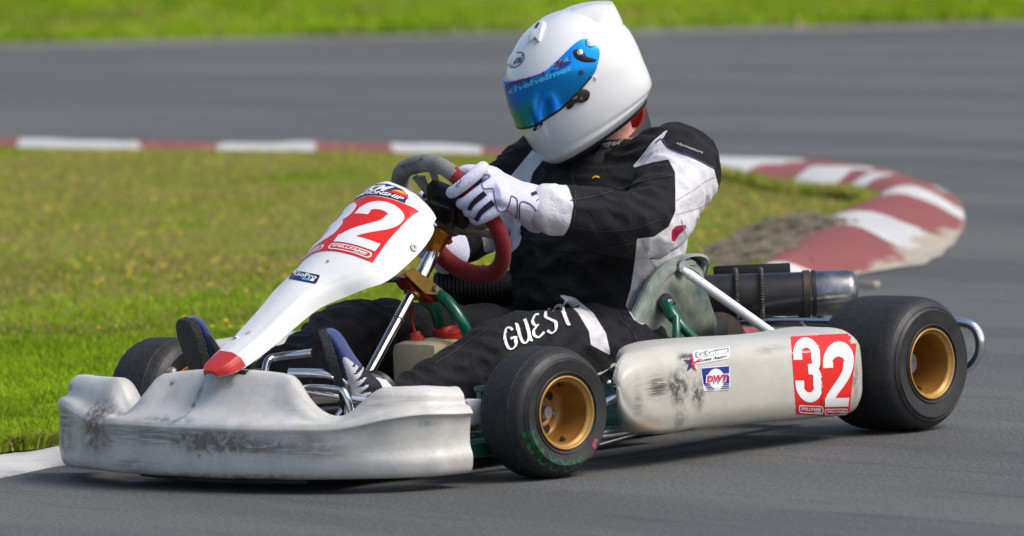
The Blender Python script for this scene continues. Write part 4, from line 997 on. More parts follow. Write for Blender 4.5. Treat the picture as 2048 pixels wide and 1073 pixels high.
# fuel tank between the legs
tank = part('fuel_tank', boxv((-.255, .005, .150), (.13, .125, .19), None, .022), M['tank'])
mk('filler_cap', lathe([(0, .013), (.010, .013), (.011, .010), (.019, .010), (.022, .016), (.026, .015), (.027, .0), (.022, -.012)], P(911, 672, 'y', .03), (.25, .1, 1), 28), M['red_plastic'], tank)
mk('fuel_union', lathe([(0, .02), (.011, .018), (.013, .008), (.016, .006), (.016, -.008)], P(835, 682, 'y', -.02), (.1, -.25, 1), 18), M['red_plastic'], tank)
part('fuel_pipe', tube([P(833, 675, 'y', -.02), P(824, 645, 'y', -.03), P(822, 610, 'y', -.03)], .004, 8, smooth=4), M['red_anod'])
# pedals and front tubes
for s, z0 in ((1, 0), (-1, 0)):
    tb('pedal', [(.22, .26 * s, .06), (.255, .255 * s, .12), (.275, .25 * s, .185), (.272, .22 * s, .195), (.272, .14 * s, .195), (.268, .12 * s, .18), (.24, .13 * s, .1), (.21, .13 * s, .06)], .007, M['chrome'], 5)
tb('front_bar', [P(530, 748, 'y', .02), P(536, 722, 'y', .02), P(556, 714, 'y', .03), P(625, 706, 'y', .10)], .008, M['chrome'], 5)
tb('front_bar', [P(578, 746, 'y', .12), P(640, 747, 'y', .18), P(668, 752, 'y', .2), P(690, 768, 'y', .21), P(698, 800, 'y', .21), P(696, 830, 'y', .21)], .0088, M['chrome'], 6)
tb('front_bar', [P(600, 784, 'y', .13), P(660, 790, 'y', .18), P(750, 806, 'y', .25), P(800, 820, 'y', .3)], .0088, M['chrome'], 4)
tb('throttle_rod', [P(672, 838, 'y', .17), P(702, 798, 'y', .19)], .006, M['chrome'], 1)
part('front_bracket', MB().add(boxv(P(502, 738, 'y', .03), (.02, .012, .05), None, .002)).add(boxv(P(490, 745, 'y', .03), (.05, .05, .012), None, .002)), M['black_metal'])
# --- engine side: airbox, engine, silencer
ab = P(955, 573, 'y', -.27); 
ribsv = MB(); 
axx = unit(A(-.55, .83, -.0)); a0 = P(880, 575, 'y', -.27)
for k in range(17):
    p = a0 + axx * (.0085 * k); ribsv.add(tube([p - axx * .0028, p + axx * .0028], [.040 - .004 * math.sin(k)] * 2, 20, ry=[.036] * 2))
ribsv.add(tube([a0 - axx * .01, a0 + axx * .16], .031, 20))
part('airbox', ribsv, M['black_plastic'])
part('engine_cover', boxv(P(980, 600, 'y', -.27), (.24, .10, .05), None, .012), M['black_plastic'])
eng = MB()
for k in range(8): eng.add(boxv((-.62, -.34, .16 + .016 * k), (.13, .12, .006), None, .001))
eng.add(boxv((-.62, -.34, .21), (.09, .08, .13))).add(boxv((-.64, -.34, .11), (.18, .14, .10), None, .015))
part('engine', eng, M['black_metal'])
sp0 = A(-1.04, -.16, .262) + A(-.67, .742, -.01) * .117; sp1 = A(-1.305, .133, .256) + A(-.67, .742, -.01) * .117; sdv = unit(sp1 - sp0)
sil = part('silencer', tube([sp0 - sdv * .15, sp0 - sdv * .1, sp0 + sdv * .265], [.036, .047, .047], 32), M['exhaust'])
e0 = sp0 + sdv * .285
mk('silencer_can', lathe([(.046, -.02), (.0475, .0), (.0485, .004), (.0485, .078), (.046, .088), (.036, .096), (.034, .097), (.030, .090), (0, .088)], e0, sdv, 40), M['can'], sil)
mk('clamp_band', lathe([(.048, -.008), (.0505, -.007), (.0505, .007), (.048, .008)], e0 - sdv * .012, sdv, 40), M['rust'], sil)
mk('clamp_band', lathe([(.048, -.004), (.0505, -.003), (.0505, .005), (.048, .006)], e0 + sdv * .003, sdv, 40), M['black_metal'], sil)
for q in (.123, .177):
    c_ = sp0 + sdv * q; rg = []; _, a_, b_ = basis(sdv)
    n_ = 560
    for k in range(n_):
        t = 2 * math.pi * k / n_; rr0 = .0545 + .0040 * math.cos(t * 62); rg.append(c_ + (a_ * math.cos(t) + b_ * math.sin(t)) * rr0 + sdv * .0045 * math.sin(t * 62))
    mk('coil_spring', tube(rg, .0014, 5, closed=True), M['spring'], sil)
    mk('spring_core', tube([c_ + (a_ * math.cos(t) + b_ * math.sin(t)) * .0545 for t in np.linspace(0, 6.28, 40, endpoint=False)], .0034, 6, closed=True), M['black_metal'], sil)
mk('silencer_outlet', tube([sp0 + sdv * .262 - A(0, 0, .045), sp0 + sdv * .262 - A(0, 0, .062)], [.008, .006], 10), M['black_metal'], sil)
part('heat_shield', boxv(P(1504, 548, 'x', -1.27), (.006, .165, .04), np.array([A(.74, .667, 0), A(-.667, .74, 0), A(0, 0, 1)]), .004), M['black_plastic'])
part('exhaust_pipe', tube([sp0 - sdv * .12, A(-.96, -.26, .25), A(-.8, -.36, .2), A(-.68, -.36, .18)], [.036, .045, .035, .02], 20, smooth=6), M['black_metal'])
# rear bumper
def loopb(s): return [A(-1.20, .40 * s, .205), A(-1.235, .54 * s, .207), A(-1.25, .60 * s, .205), A(-1.256, .625 * s, .19), A(-1.258, .632 * s, .16), A(-1.254, .622 * s, .13), A(-1.245, .59 * s, .108), A(-1.22, .5 * s, .10)]
tb('rear_bumper', [p for p in loopb(-1)[::-1]] + [A(-1.19, 0, .205)] + loopb(1), .0115, M['chrome'], 6)
tb('rear_bumper_lower', [A(-1.21, -.5, .10), A(-1.17, 0, .10), A(-1.21, .5, .10)], .0105, M['chrome'], 4)
for y in (-.25, .25): part('bumper_bracket', MB().add(cyl((-1.1, y, .06), (-1.195, y, .20), .009)).add(cyl((-1.195, y, .095), (-1.2, y, .22), .007)), M['black_metal'])
part('silencer_bracket', MB().add(boxv((-1.17, -.02, .20), (.05, .012, .07), None, .002)).add(boxv((-1.08, .02, .155), (.10, .09, .05), None, .008)), M['black_metal'])
part('chain_guard', boxv((-.98, -.12, .235), (.26, .03, .05), None, .012), M['black_plastic'])
part('rod_end', MB().add(lathe([(.004, -.005), (.010, -.005), (.011, 0), (.010, .005), (.004, .005)], P(1608, 660, 'y', .30), (.3, 1, 0), 16)).add(cyl(P(1602, 645, 'y', .3), P(1606, 652, 'y', .3), .004, 8)), M['steel'])
part('stay_bolt', lathe([(0, .008), (.006, .008), (.008, 0)], P(1566, 667, 'y', .30), (0, .3, 1), 8), M['steel'])
# ================================================================== THE DRIVER
driver = root('person', (-.78, 0, .05), 'driver in black and white race suit and white helmet, gripping the red steering wheel', 'person')
def dpart(name, vf, m, par=None, **k): return mk(name, vf, m, driver if par is None else par, **k)
def remesh(vf, voxel, smooth=2, name='tmp'):
    me = bpy.data.meshes.new(name); v, f = (vf.v, vf.f) if isinstance(vf, MB) else vf
    me.from_pydata([tuple(map(float, q)) for q in v], [], f)
    bm = bmesh.new(); bm.from_mesh(me); bmesh.ops.recalc_face_normals(bm, faces=bm.faces); bm.to_mesh(me); bm.free()
    o = bpy.data.objects.new(name, me); COL.objects.link(o)
    r = o.modifiers.new('r', 'REMESH'); r.mode = 'VOXEL'; r.voxel_size = voxel; r.adaptivity = 0
    if smooth: s = o.modifiers.new('s', 'SMOOTH'); s.factor = .5; s.iterations = smooth
    dg = bpy.context.evaluated_depsgraph_get(); out = bpy.data.meshes.new_from_object(o.evaluated_get(dg))
    bpy.data.objects.remove(o); bpy.data.meshes.remove(me); return out
def eltube(cs, seg=20):
    """cs: rows of (x, y, z, half depth along x, half width along y): horizontal slices"""
    rings = [[(c[0] + c[3] * math.copysign(abs(math.cos(t)) ** .85, math.cos(t)), c[1] + c[4] * math.copysign(abs(math.sin(t)) ** .85, math.sin(t)), c[2] + (c[5] if len(c) > 5 else 0) * math.cos(t)) for t in np.linspace(0, 2 * math.pi, seg, endpoint=False)] for c in cs]
    return loft(rings)
B = MB()
tor = [(-.74, 0, .07, .06, .10, 0), (-.745, 0, .095, .12, .165, 0), (-.755, 0, .16, .15, .185, 0), (-.765, .0, .24, .155, .18, 0), (-.775, 0, .32, .16, .175, 0), (-.79, 0, .40, .162, .185, 0), (-.805, 0, .47, .155, .20, 0),
       (-.82, 0, .53, .135, .205, 0), (-.83, 0, .575, .112, .195, -.01), (-.832, 0, .600, .085, .145, -.02), (-.825, 0, .618, .06, .09, -.02)]
B.add(eltube([tuple(q) for q in cat(tor, 4)], 36))
# near arm
Sn, En, Wn_ = A(-.842, .185, .560), A(-.615, .275, .452), A(-.425, .168, .500)
B.add(tube([A(-.83, .12, .55), Sn, Sn * .5 + En * .5 + A(-.01, .012, 0), En, En * .6 + Wn_ * .4, En * .2 + Wn_ * .8, Wn_ + (Wn_ - En) * -.04], [.085, .085, .076, .074, .063, .053, .050], 20, smooth=5, round_end=True))
# far arm
Sf, Ef, Wf = A(-.825, -.185, .555), A(-.655, -.262, .435), A(-.445, -.135, .425)
B.add(tube([A(-.82, -.12, .55), Sf, Sf * .5 + Ef * .5, Ef, Ef * .6 + Wf * .4, Wf], [.08, .082, .072, .066, .055, .046], 20, smooth=5, round_end=True))
# legs
Hn, Kn, An = A(-.72, .115, .150), A(-.245, .205, .220), A(.055, .168, .143)
B.add(tube([Hn, Hn * .7 + Kn * .3 + A(0, .018, .005), Hn * .35 + Kn * .65 + A(0, .01, .002), Kn, Kn * .7 + An * .3 + A(0, .004, -.004), Kn * .3 + An * .7, An], [.115, .112, .094, .078, .068, .053, .045], 22, smooth=5, round_end=True))
Hf, Kf, Af = A(-.72, -.115, .150), A(-.245, -.205, .245), A(.115, -.19, .150)
B.add(tube([Hf, Hf * .7 + Kf * .3, Hf * .35 + Kf * .65, Kf, Kf * .7 + Af * .3, Kf * .3 + Af * .7, Af], [.115, .108, .092, .080, .070, .055, .045], 22, smooth=5, round_end=True))
# neck and head
HC = P(1160, 166, 'y', 0)
hh_ = A(math.cos(rad(-30)), math.sin(rad(-30)), 0); pt_ = rad(21.5)
HF = hh_ * math.cos(pt_) - A(0, 0, 1) * math.sin(pt_); HU = hh_ * math.sin(pt_) + A(0, 0, 1) * math.cos(pt_); HS = np.cross(HU, HF)
B.add(tube([A(-.835, 0, .58), A(-.815, .005, .64), A(-.782, .004, .70), HC], [.058, .057, .058, .058], 20, smooth=4))
B.add(tube([HC - HU * .09, HC - HU * .05, HC, HC + HU * .06, HC + HU * .10], [.05, .075, .085, .075, .04], 20, ry=[.045, .065, .075, .068, .035], smooth=3, up=HF, round_end=True))
me = remesh(B, .0058, 6)
nv = len(me.vertices); co = np.empty(nv * 3); me.vertices.foreach_get('co', co); co = co.reshape(-1, 3)
no = np.empty(nv * 3); me.vertices.foreach_get('normal', no); no = no.reshape(-1, 3)
# folds in the cloth
def seg_t(p, a, b): d = b - a; return np.clip(((p - a) @ d) / (d @ d), 0, 1)
def dseg(p, a, b): t = seg_t(p, a, b)[:, None]; return np.linalg.norm(p - (a + (b - a) * t), axis=1)
skin_m = (co[:, 2] > .612) & (dseg(co, A(-.83, 0, .6), HC) < .10)
dis = np.zeros(nv)
for i in range(nv):
    p = co[i]
    if skin_m[i]: continue
    v_ = Vector(p)
    a = mnoise.noise(Vector((p[0] * 9 + p[2] * 5, p[1] * 8, p[2] * 14))) ; b_ = mnoise.noise(Vector((p[0] * 26 - p[2] * 12, p[1] * 16, p[2] * 22 + 5)))
    dis[i] = .0075 * a + .0042 * (1 - abs(b_) * 3.2)
# folds gather inside the elbow and at the waist
ring_ = np.sin((co @ unit(En - Sn)) * 190 + (co @ A(0, .5, 1)) * 60) * .0035 * np.exp(-(np.linalg.norm(co - En - A(0, 0, .0), axis=1) / .10) ** 2)
wst = np.sin(co[:, 2] * 150 + co[:, 0] * 60) * .0035 * np.exp(-((co[:, 2] - .27) / .06) ** 2) * (co[:, 0] > -.80)
co = co + no * (dis + ring_ + wst)[:, None]
me.vertices.foreach_set('co', co.reshape(-1))
px, py = Q(co).T
def sdf(poly_, px=px, py=py):
    p = np.array(poly_, float); n = len(p); d = np.full(len(px), 1e9); c = np.zeros(len(px), bool)
    for i in range(n):
        a, b = p[i], p[(i + 1) % n]; e = b - a; w = np.c_[px - a[0], py - a[1]]; t = np.clip((w @ e) / (e @ e), 0, 1)
        d = np.minimum(d, np.linalg.norm(w - t[:, None] * e, axis=1))
        k = (a[1] > py) != (b[1] > py); c ^= k & (px < (b[0] - a[0]) * (py - a[1]) / (b[1] - a[1] + 1e-12) + a[0])
    return np.where(c, d, -d)
cp = lambda L: [tuple(q) for q in cat(L, 3, True)]
torso_white = [(1267, 336), (1288, 312), (1306, 286), (1328, 264), (1336, 262), (1322, 282), (1332, 296), (1357, 307), (1391, 320), (1428, 339), (1437, 372), (1428, 410), (1423, 440), (1414, 475), (1400, 502), (1385, 530), (1342, 600), (1308, 640), (1284, 650), (1268, 640), (1251, 612), (1262, 575), (1270, 520), (1274, 478), (1308, 474), (1337, 454), (1351, 423), (1351, 380), (1350, 345), (1337, 319), (1304, 325)]
thigh = [(1115, 588), (1150, 596), (1187, 627), (1212, 667), (1222, 712), (1182, 690), (1178, 663), (1156, 626)]
cuff_ = [(1085, 360), (1118, 366), (1136, 370), (1139, 400), (1136, 425), (1116, 470), (1090, 480), (1070, 470)]
far_arm = [(1065, 300), (1085, 322), (1066, 345), (1056, 380), (1056, 470), (1030, 500), (1005, 520), (985, 525), (968, 500), (962, 462), (985, 455), (1000, 400), (1022, 352)]
view = unit(CP - A(-.5, 0, .4)); facing = no @ view
near = (co[:, 1] > -.02)
arm_n = np.minimum(dseg(co, Sn, En), dseg(co, En, Wn_)) ; ft = seg_t(co, En, Wn_)
pm, qm = Q(co * A(1, -1, 1)).T
vb = no @ (view * A(1, -1, 1))
w = np.full(nv, -50.)
s1 = np.where(facing > -.25, sdf(torso_white), -50.); w = np.maximum(w, np.where((co[:, 1] > -.10) & (co[:, 0] < -.40), s1, -50))
s2 = sdf(thigh); w = np.maximum(w, np.where(near & (co[:, 2] > .1) & (facing > -.1), s2, -50))
s3 = sdf(torso_white, pm, qm); w = np.maximum(w, np.where((co[:, 1] < -.05) & (vb > -.2) & (facing < 0) & (co[:, 0] < -.70), s3, -50))
s4 = sdf(far_arm); w = np.maximum(w, np.where((co[:, 1] < -.10) & (co[:, 2] > .3) & (co[:, 0] < -.5), s4, -50))
# upper arm from behind is white too; the middle of the back is black
cuffd = (ft - .80) * 120; w = np.maximum(w, np.where((arm_n < .085) & (co[:, 0] > -.62) & (co[:, 1] > .08), cuffd, -50))
sk = np.where(skin_m, (co[:, 2] - .62) * 300, -50.)
red = np.full(nv, -50.)
for pl in ([(1343, 462), (1352, 452), (1372, 450), (1372, 458), (1358, 470), (1350, 484), (1343, 482)], [(1424, 440), (1433, 425), (1436, 450), (1424, 480), (1404, 506), (1396, 502), (1412, 480)]):
    red = np.maximum(red, np.where(near & (facing > -.3) & (co[:, 0] < -.4), sdf(pl), -50))
for nm, arr in (('white', w), ('skin', sk), ('red', red)):
    at = me.attributes.new(nm, 'FLOAT', 'POINT'); at.data.foreach_set('value', np.clip(arr, -50, 50).astype(np.float32))
def suit_mat():
    m = bpy.data.materials.new('race suit cloth'); m.use_nodes = True; t = m.node_tree; b = t.nodes['Principled BSDF']
    tc = t.nodes.new('ShaderNodeTexCoord'); pos = tc.outputs['Object']
    n1 = N_(t, 'ShaderNodeTexNoise', Scale=12., Detail=5.); t.links.new(pos, n1.inputs['Vector'])
    n2 = N_(t, 'ShaderNodeTexNoise', Scale=420., Detail=2.); t.links.new(pos, n2.inputs['Vector'])
    def at(nm):
        a = t.nodes.new('ShaderNodeAttribute'); a.attribute_name = nm
        mr = t.nodes.new('ShaderNodeMapRange'); mr.interpolation_type = 'SMOOTHSTEP'; t.links.new(a.outputs['Fac'], mr.inputs[0]); mr.inputs[1].default_value = -.7; mr.inputs[2].default_value = .7; return mr.outputs[0]
    blk = mixc(t, n1.outputs[0], (.006, .006, .007), (.015, .0145, .016))
    wht = mixc(t, n1.outputs[0], (.56, .55, .58), (.68, .67, .69))
    c = mixc(t, at('white'), blk, wht); c = mixc(t, at('red'), c, (.36, .01, .05)); c = mixc(t, at('skin'), c, mixc(t, n1.outputs[0], (.52, .26, .18), (.62, .33, .24)))
    t.links.new(c, b.inputs['Base Color']); b.inputs['Roughness'].default_value = .78; b.inputs['Sheen Weight'].default_value = .03; b.inputs['Specular IOR Level'].default_value = .2
    n3 = N_(t, 'ShaderNodeTexNoise', Scale=34., Detail=4., Distortion=1.2); t.links.new(pos, n3.inputs['Vector'])
    bp = t.nodes.new('ShaderNodeBump'); bp.inputs['Strength'].default_value = .55; bp.inputs['Distance'].default_value = .008; t.links.new(n3.outputs[0], bp.inputs['Height'])
    b2 = t.nodes.new('ShaderNodeBump'); b2.inputs['Strength'].default_value = .25; b2.inputs['Distance'].default_value = .002; t.links.new(n2.outputs[0], b2.inputs['Height']); t.links.new(bp.outputs[0], b2.inputs['Normal'])
    t.links.new(b2.outputs[0], b.inputs['Normal']); return m
M['suit'] = suit_mat()
me.materials.clear(); me.materials.append(M['suit']); me.polygons.foreach_set('use_smooth', [True] * len(me.polygons)); me.update()
body = bpy.data.objects.new('body', me); COL.objects.link(body); setpar(body, driver)
bb_ = bvh_of(body)
# name stitched on the thigh, in calligraphic capitals
def calli():
    L = []
    def st(pts, x0, w=.030, wy=.05, sy=1., y0=0.): L.append((*mapb(stroke(cat(pts, 5), w * 1.4 / .17, wy * 1.4 / sy), x0, y0, x0 + .17, y0 + sy), M['pr_white']))
    st([(.92, .78), (.75, .93), (.45, .95), (.15, .70), (.05, .38), (.18, .1), (.5, .02), (.85, .14), (.90, .42)], 0.01, .036)
    st([(.55, .46), (.80, .48), (1.08, .44)], 0.01, .02, .06)
    st([(-.02, .98), (.12, .90), (.10, .45), (.22, .10), (.5, .02), (.80, .20), (.86, .60), (.84, 1.0)], .225, .034); st([(.84, .95), (.86, .3), (.92, .04), (1.05, .0)], .225, .03)
    st([(.85, .92), (.5, .97), (.18, .80), (.30, .58), (.6, .52)], .43, .032); st([(.5, .52), (.12, .42), (.05, .18), (.35, .02), (.85, .14)], .43, .034)
    st([(.95, .80), (.7, .97), (.35, .90), (.22, .70), (.50, .52), (.78, .34), (.66, .08), (.30, .01), (.05, .16)], .615, .032)
    st([(-.05, .86), (.2, .96), (.6, .90), (1.05, 1.0)], .80, .02, .065); st([(.52, .90), (.50, .45), (.60, .05), (.75, .0)], .80, .034)
    return L
s = calli()
for k in ((0, 1), (2, 3), (4, 5), (6,), (7, 8)): decal('stitched_letter', [s[i] for i in k], on_view([(1013, 704), (1152, 646), (1140, 598), (1002, 662)]), bb_, body, off=.0025, step=.08)
def line(name, pts, w, m_, bv, par, off=.0012, closed=False):
    """a thin line pressed onto the surface along points seen in the photograph"""
    p = cat(pts, 6, closed); x0, y0 = np.min(p, 0) - 5; x1, y1 = np.max(p, 0) + 5
    if closed: p = p + [p[0]]
    q = [((a[0] - x0) / (x1 - x0), (a[1] - y0) / (y1 - y0)) for a in p]
    L = []; R_ = []
    for i in range(len(p)):
        t = unit(p[min(i + 1, len(p) - 1)] - p[max(i - 1, 0)]); n_ = np.array([-t[1], t[0]]) * w / 2
        for S_, sg in ((L, 1), (R_, -1)): z = p[i] + n_ * sg; S_.append(((z[0] - x0) / (x1 - x0), (z[1] - y0) / (y1 - y0)))
    k = len(p); vs = L + R_; fs = [(i, i + 1, k + i + 1, k + i) for i in range(k - 1)]
    return decal(name, [(vs, fs, m_)], on_view([(x0, y0), (x1, y0), (x1, y1), (x0, y1)]), bv, par, off, .5)
for pts in ([(1352, 402), (1380, 385), (1408, 365), (1428, 355)], [(1352, 430), (1385, 420), (1420, 410)], [(1285, 480), (1300, 520), (1322, 545)], [(1285, 560), (1300, 580), (1315, 590)], [(1392, 500), (1372, 470), (1362, 440)]):
    line('quilting_seam', pts, 1.5, M['seam_soft'], bb_, body)
line('piping', [(1311, 287), (1324, 279), (1336, 296), (1362, 307), (1394, 320), (1428, 337)], 2.6, M['seam'], bb_, body)
line('piping', [(1268, 334), (1288, 310), (1308, 284), (1334, 263)], 2.2, M['pr_white'], bb_, body)
decal('shoulder_lettering', [(*text('alpinestars', 0, 0, 1, 1, .01), M['pr_grey'])], on_view([(1352, 291), (1404, 310), (1406, 304), (1355, 285)]), bb_, body, off=.002)
line('sleeve_badge', [(1185, 357), (1192, 354), (1199, 356)], 3, M['pr_yellow'], bb_, body)
M['seam_black'] = mat('black seam', (.016, .016, .018), .7)
for pts in ([(1142, 452), (1200, 462), (1262, 458), (1320, 440)], [(1140, 402), (1180, 396), (1236, 380), (1290, 362), (1345, 352)], [(1060, 600), (1000, 640), (930, 690), (870, 728)], [(1236, 636), (1262, 660), (1276, 690)], [(1062, 480), (1120, 500), (1200, 498), (1268, 486)], [(1140, 330), (1150, 420), (1120, 560)]):
    line('stitched_seam', pts, 1.8, M['seam_black'], bb_, body, .002)
# collar with its red lining
cr_ = []; 
def collar_ring(g, dz, ph): 
    c, s = math.cos(ph), math.sin(ph)
    x = -.832 + (.098 + g) * c; y = (.064 + g) * s + .004; z = .641 - .045 * c + dz - .022 * s
    return A(x, y, z)
phs = np.linspace(0, 2 * math.pi, 49)[:-1]
rg = [(.014, -.055), (.006, -.020), (.0, .004), (-.004, .009), (-.009, .006), (-.008, -.02), (-.006, -.05)]
cv, cf = loft([[collar_ring(g, dz, p) for p in phs] for g, dz in rg], True, False)
col_ = dpart('collar', (cv, cf), M['suit'], mats=[mat('collar cloth', (.016, .016, .018), .7, bump=.2), mat('red collar lining', (.48, .02, .018), .7)])
for p in col_.data.polygons:
    c = np.array(p.center); d_ = np.hypot((c[0] + .832) / .098, (c[1] - .004) / .064)
    p.material_index = 1 if d_ < .955 else 0
bc = bvh_of(col_)
decal('collar_lettering', [(*text('TEAM', 0, 0, 1, 1, .05, .2), M['pr_grey'])], on_view([(1199, 300), (1240, 292), (1246, 281), (1206, 287)]), bb_, body, off=.0035)

# ---------------------------------------------------------------- helmet
K_ = .00102
LV = [  # front f, front u, back f, back u, half width
    (122, -128, -112, -86, 82), (134, -116, -126, -72, 98), (140, -101, -131, -67, 101.5), (144, -84, -136, -60, 108), (150, -50, -138, -42, 116), (152, -18, -138, -10, 122), (148, 28, -138, 26, 126),
    (136, 70, -133, 64, 122), (108, 106, -115, 100, 106), (70, 134, -82, 130, 80), (26, 149, -36, 148, 42), (2, 152, -12, 152, 12), (-4, 152.5, -6, 152.5, 1.5)]
LVc = [A(*q) for q in LV]
def lev(v):
    n = len(LVc) - 1; v = min(max(v, 0), n - 1e-6); i = int(v); t = v - i
    a, b, c, d = LVc[max(i - 1, 0)], LVc[i], LVc[i + 1], LVc[min(i + 2, n)]
    return .5 * ((2 * b) + (c - a) * t + (2 * a - 5 * b + 4 * c - d) * t * t + (3 * b - a - 3 * c + d) * t ** 3)
def hloc(ph, v):
    ff, uf, fb, ub, w_ = lev(v); mid = (ff + fb) / 2; hl = (ff - fb) / 2; c, s = math.cos(ph), math.sin(ph)
    e = .92 if c > 0 else .96
    k = math.copysign(abs(c) ** e, c)
    return A(mid + hl * k, w_ * math.copysign(abs(s) ** .92, s), (uf + ub) / 2 + (uf - ub) / 2 * k)
def hpos(ph, v, off=0.):
    p = hloc(ph, v)
    if off:
        a = hloc(ph + .01, v) - hloc(ph - .01, v); b = hloc(ph, v + .02) - hloc(ph, max(v - .02, 0)); n_ = unit(np.cross(a, b)); 
        if n_ @ p < 0: n_ = -n_
        p = p + n_ * off
    return HC + (HF * p[0] + HS * p[1] + HU * p[2]) * K_
def v_at(ph, u):
    lo, hi = 0., 10.
    for _ in range(22):
        m_ = (lo + hi) / 2
        if hloc(ph, m_)[2] < u: lo = m_
        else: hi = m_
    return (lo + hi) / 2
vs_ = np.concatenate([np.linspace(0, 11.9, 84)])
phn = np.linspace(0, 2 * math.pi, 97)[:-1]
helmet = dpart('helmet', loft([[hpos(p, v) for p in phn] for v in vs_], True, True), M['helmet'], angle=60)
# rubber edge and the padding below the shell
mk('helmet_edge', loft([[hpos(p, .25, 1.5) for p in phn], [hpos(p, .02, 2.) for p in phn], [hpos(p, 0, 0) - HU * .006 for p in phn], [hpos(p, 0, -8) - HU * .004 for p in phn]], True, False), M['helmet_trim'], helmet)
def padr(k, dn): return [HC + (hpos(p, 0) - HC) * k - HU * dn for p in phn]
mk('helmet_padding', loft([padr(.97, .003), padr(.93, .009), padr(.87, .011), padr(.78, .010), padr(.6, .006)], True, True), M['helmet_trim'], helmet)
# visor
def vis_mat():
    m = bpy.data.materials.new('blue mirrored visor'); m.use_nodes = True; t = m.node_tree; b = t.nodes['Principled BSDF']
    lw = t.nodes.new('ShaderNodeLayerWeight'); lw.inputs['Blend'].default_value = .35
    c = ramp(t, lw.outputs['Facing'], [(0, (.01, .36, 1.)), (.45, (.005, .20, .95)), (.8, (.03, .07, .8)), (1, (.12, .08, .6))])
    t.links.new(c, b.inputs['Base Color']); b.inputs['Metallic'].default_value = .9; b.inputs['Roughness'].default_value = .22
    b.inputs['Coat Weight'].default_value = .25; return m
M['visor'] = vis_mat()
NPH = 121; PHM = rad(102)
def vis_range(ph):
    d = abs(math.degrees(ph)); top = 66 - .0 * d; bot = -26.
    bot = float(np.interp(d, [0, 25, 57, 75, 92, 102], [-31, -29, -13, 6, 28, 50]))
    top += 30 * float(sm(np.array(d), 45, 92))
    if d > 90:
        q = (d - 90) / 12; mid = 64; top = mid + (top - mid) * math.sqrt(max(0, 1 - q * q)); bot = mid + (bot - mid) * math.sqrt(max(0, 1 - q * q))
    return bot, top
vr = []; NVv = 14
for i in range(NPH):
    ph = -PHM + 2 * PHM * i / (NPH - 1); b0, t0 = vis_range(ph); row = []
    for j in range(NVv + 1):
        u = b0 + (t0 - b0) * j / NVv; row.append(hpos(ph, v_at(ph, u), 4.2))
    vr.append(row)
edge_in = [[hpos(-PHM + 2 * PHM * i / (NPH - 1), v_at(-PHM + 2 * PHM * i / (NPH - 1), vis_range(-PHM + 2 * PHM * i / (NPH - 1))[0] - 1.5), .5)] + vr[i] + [hpos(-PHM + 2 * PHM * i / (NPH - 1), v_at(-PHM + 2 * PHM * i / (NPH - 1), vis_range(-PHM + 2 * PHM * i / (NPH - 1))[1] + 1.5), .5)] for i in range(NPH)]
visor = mk('visor', loft(edge_in, False, False), M['visor'], helmet, angle=50)
# dark gasket under the visor's lower edge
gk = []
for i in range(8, NPH - 8):
    ph = -PHM + 2 * PHM * i / (NPH - 1); b0, _t = vis_range(ph); gk.append([hpos(ph, v_at(ph, b0 + 1.5), 4.9), hpos(ph, v_at(ph, b0 - 2), 4.6), hpos(ph, v_at(ph, b0 - 4), 1.)])
mk('visor_gasket', loft(gk, False, False), M['helmet_trim'], helmet)
bvz = bvh_of(visor); bh = bvh_of(helmet)
bandpts = [(1010, 163), (1040, 150), (1075, 139), (1110, 126), (1140, 113), (1142, 128), (1120, 140), (1080, 155), (1045, 168), (1013, 186)]
X0_, Y0_ = 1005, 100
s = [(*poly([((x - X0_) / 160, 0 + (y - Y0_) / 100) for x, y in bandpts]), M['pr_blue'])]
decal('visor_strip', s, on_view([(X0_, Y0_), (X0_ + 160, Y0_), (X0_ + 160, Y0_ + 100), (X0_, Y0_ + 100)]), bvz, visor, off=.0006)
decal('visor_lettering', [(*text('thehelmet', 0, 0, 1, 1, .04), M['pr_cyan'])], on_view([(1044, 153), (1140, 122), (1138, 112), (1040, 144)]), bvz, visor, off=.0012)
decal('visor_lettering', [(*text('company.co.uk', 0, 0, 1, 1, .03), M['pr_maroon'])], on_view([(1016, 176), (1092, 150), (1090, 141), (1014, 166)]), bvz, visor, off=.0014)
decal('visor_lettering', [(*text('thehelmet', 0, 0, 1, 1, .04), M['pr_cyan'])], on_view([(1017, 190), (1144, 141), (1143, 130), (1015, 178)]), bvz, visor, off=.0010)
decal('visor_logo', [(*text('24', 0, 0, 1, 1, .06, .3), M['pr_maroon'])], on_view([(1107, 136), (1130, 128), (1128, 118), (1105, 126)]), bvz, visor, off=.0018)
el_ = [(.5 + .5 * math.cos(t), .5 + .5 * math.sin(t)) for t in np.linspace(0, 2 * math.pi, 40, endpoint=False)]; el2 = [(.5 + .44 * math.cos(t), .5 + .43 * math.sin(t)) for t in np.linspace(0, 2 * math.pi, 40, endpoint=False)]
decal('helmet_logo', [(*frame2(el_, el2), M['pr_navy']), (*text('Arai', .16, .24, .88, .76, .03, .2), M['pr_navy'])], on_view([(1014, 141), (1047, 131), (1052, 100), (1019, 110)]), bh, helmet, off=.001, step=.1)
def stud(name, px, py, prof, m_, bv=bh, par=helmet, seg=24, lift=0.):
    h = bv.ray_cast(Vector(CP), Vector(ray(px, py)))
    if h[0] is None: h = bh.ray_cast(Vector(CP), Vector(ray(px, py)))
    if h[0] is None: return None
    n_ = np.array(h[1]); n_ = n_ if n_ @ ray(px, py) < 0 else -n_
    return mk(name, lathe(prof, np.array(h[0]) + n_ * lift, n_, seg), m_, par)
stud('pivot_screw', 1181, 85, [(0, .004), (.008, .004), (.0105, .003), (.0115, 0)], M['chrome'], bvz)
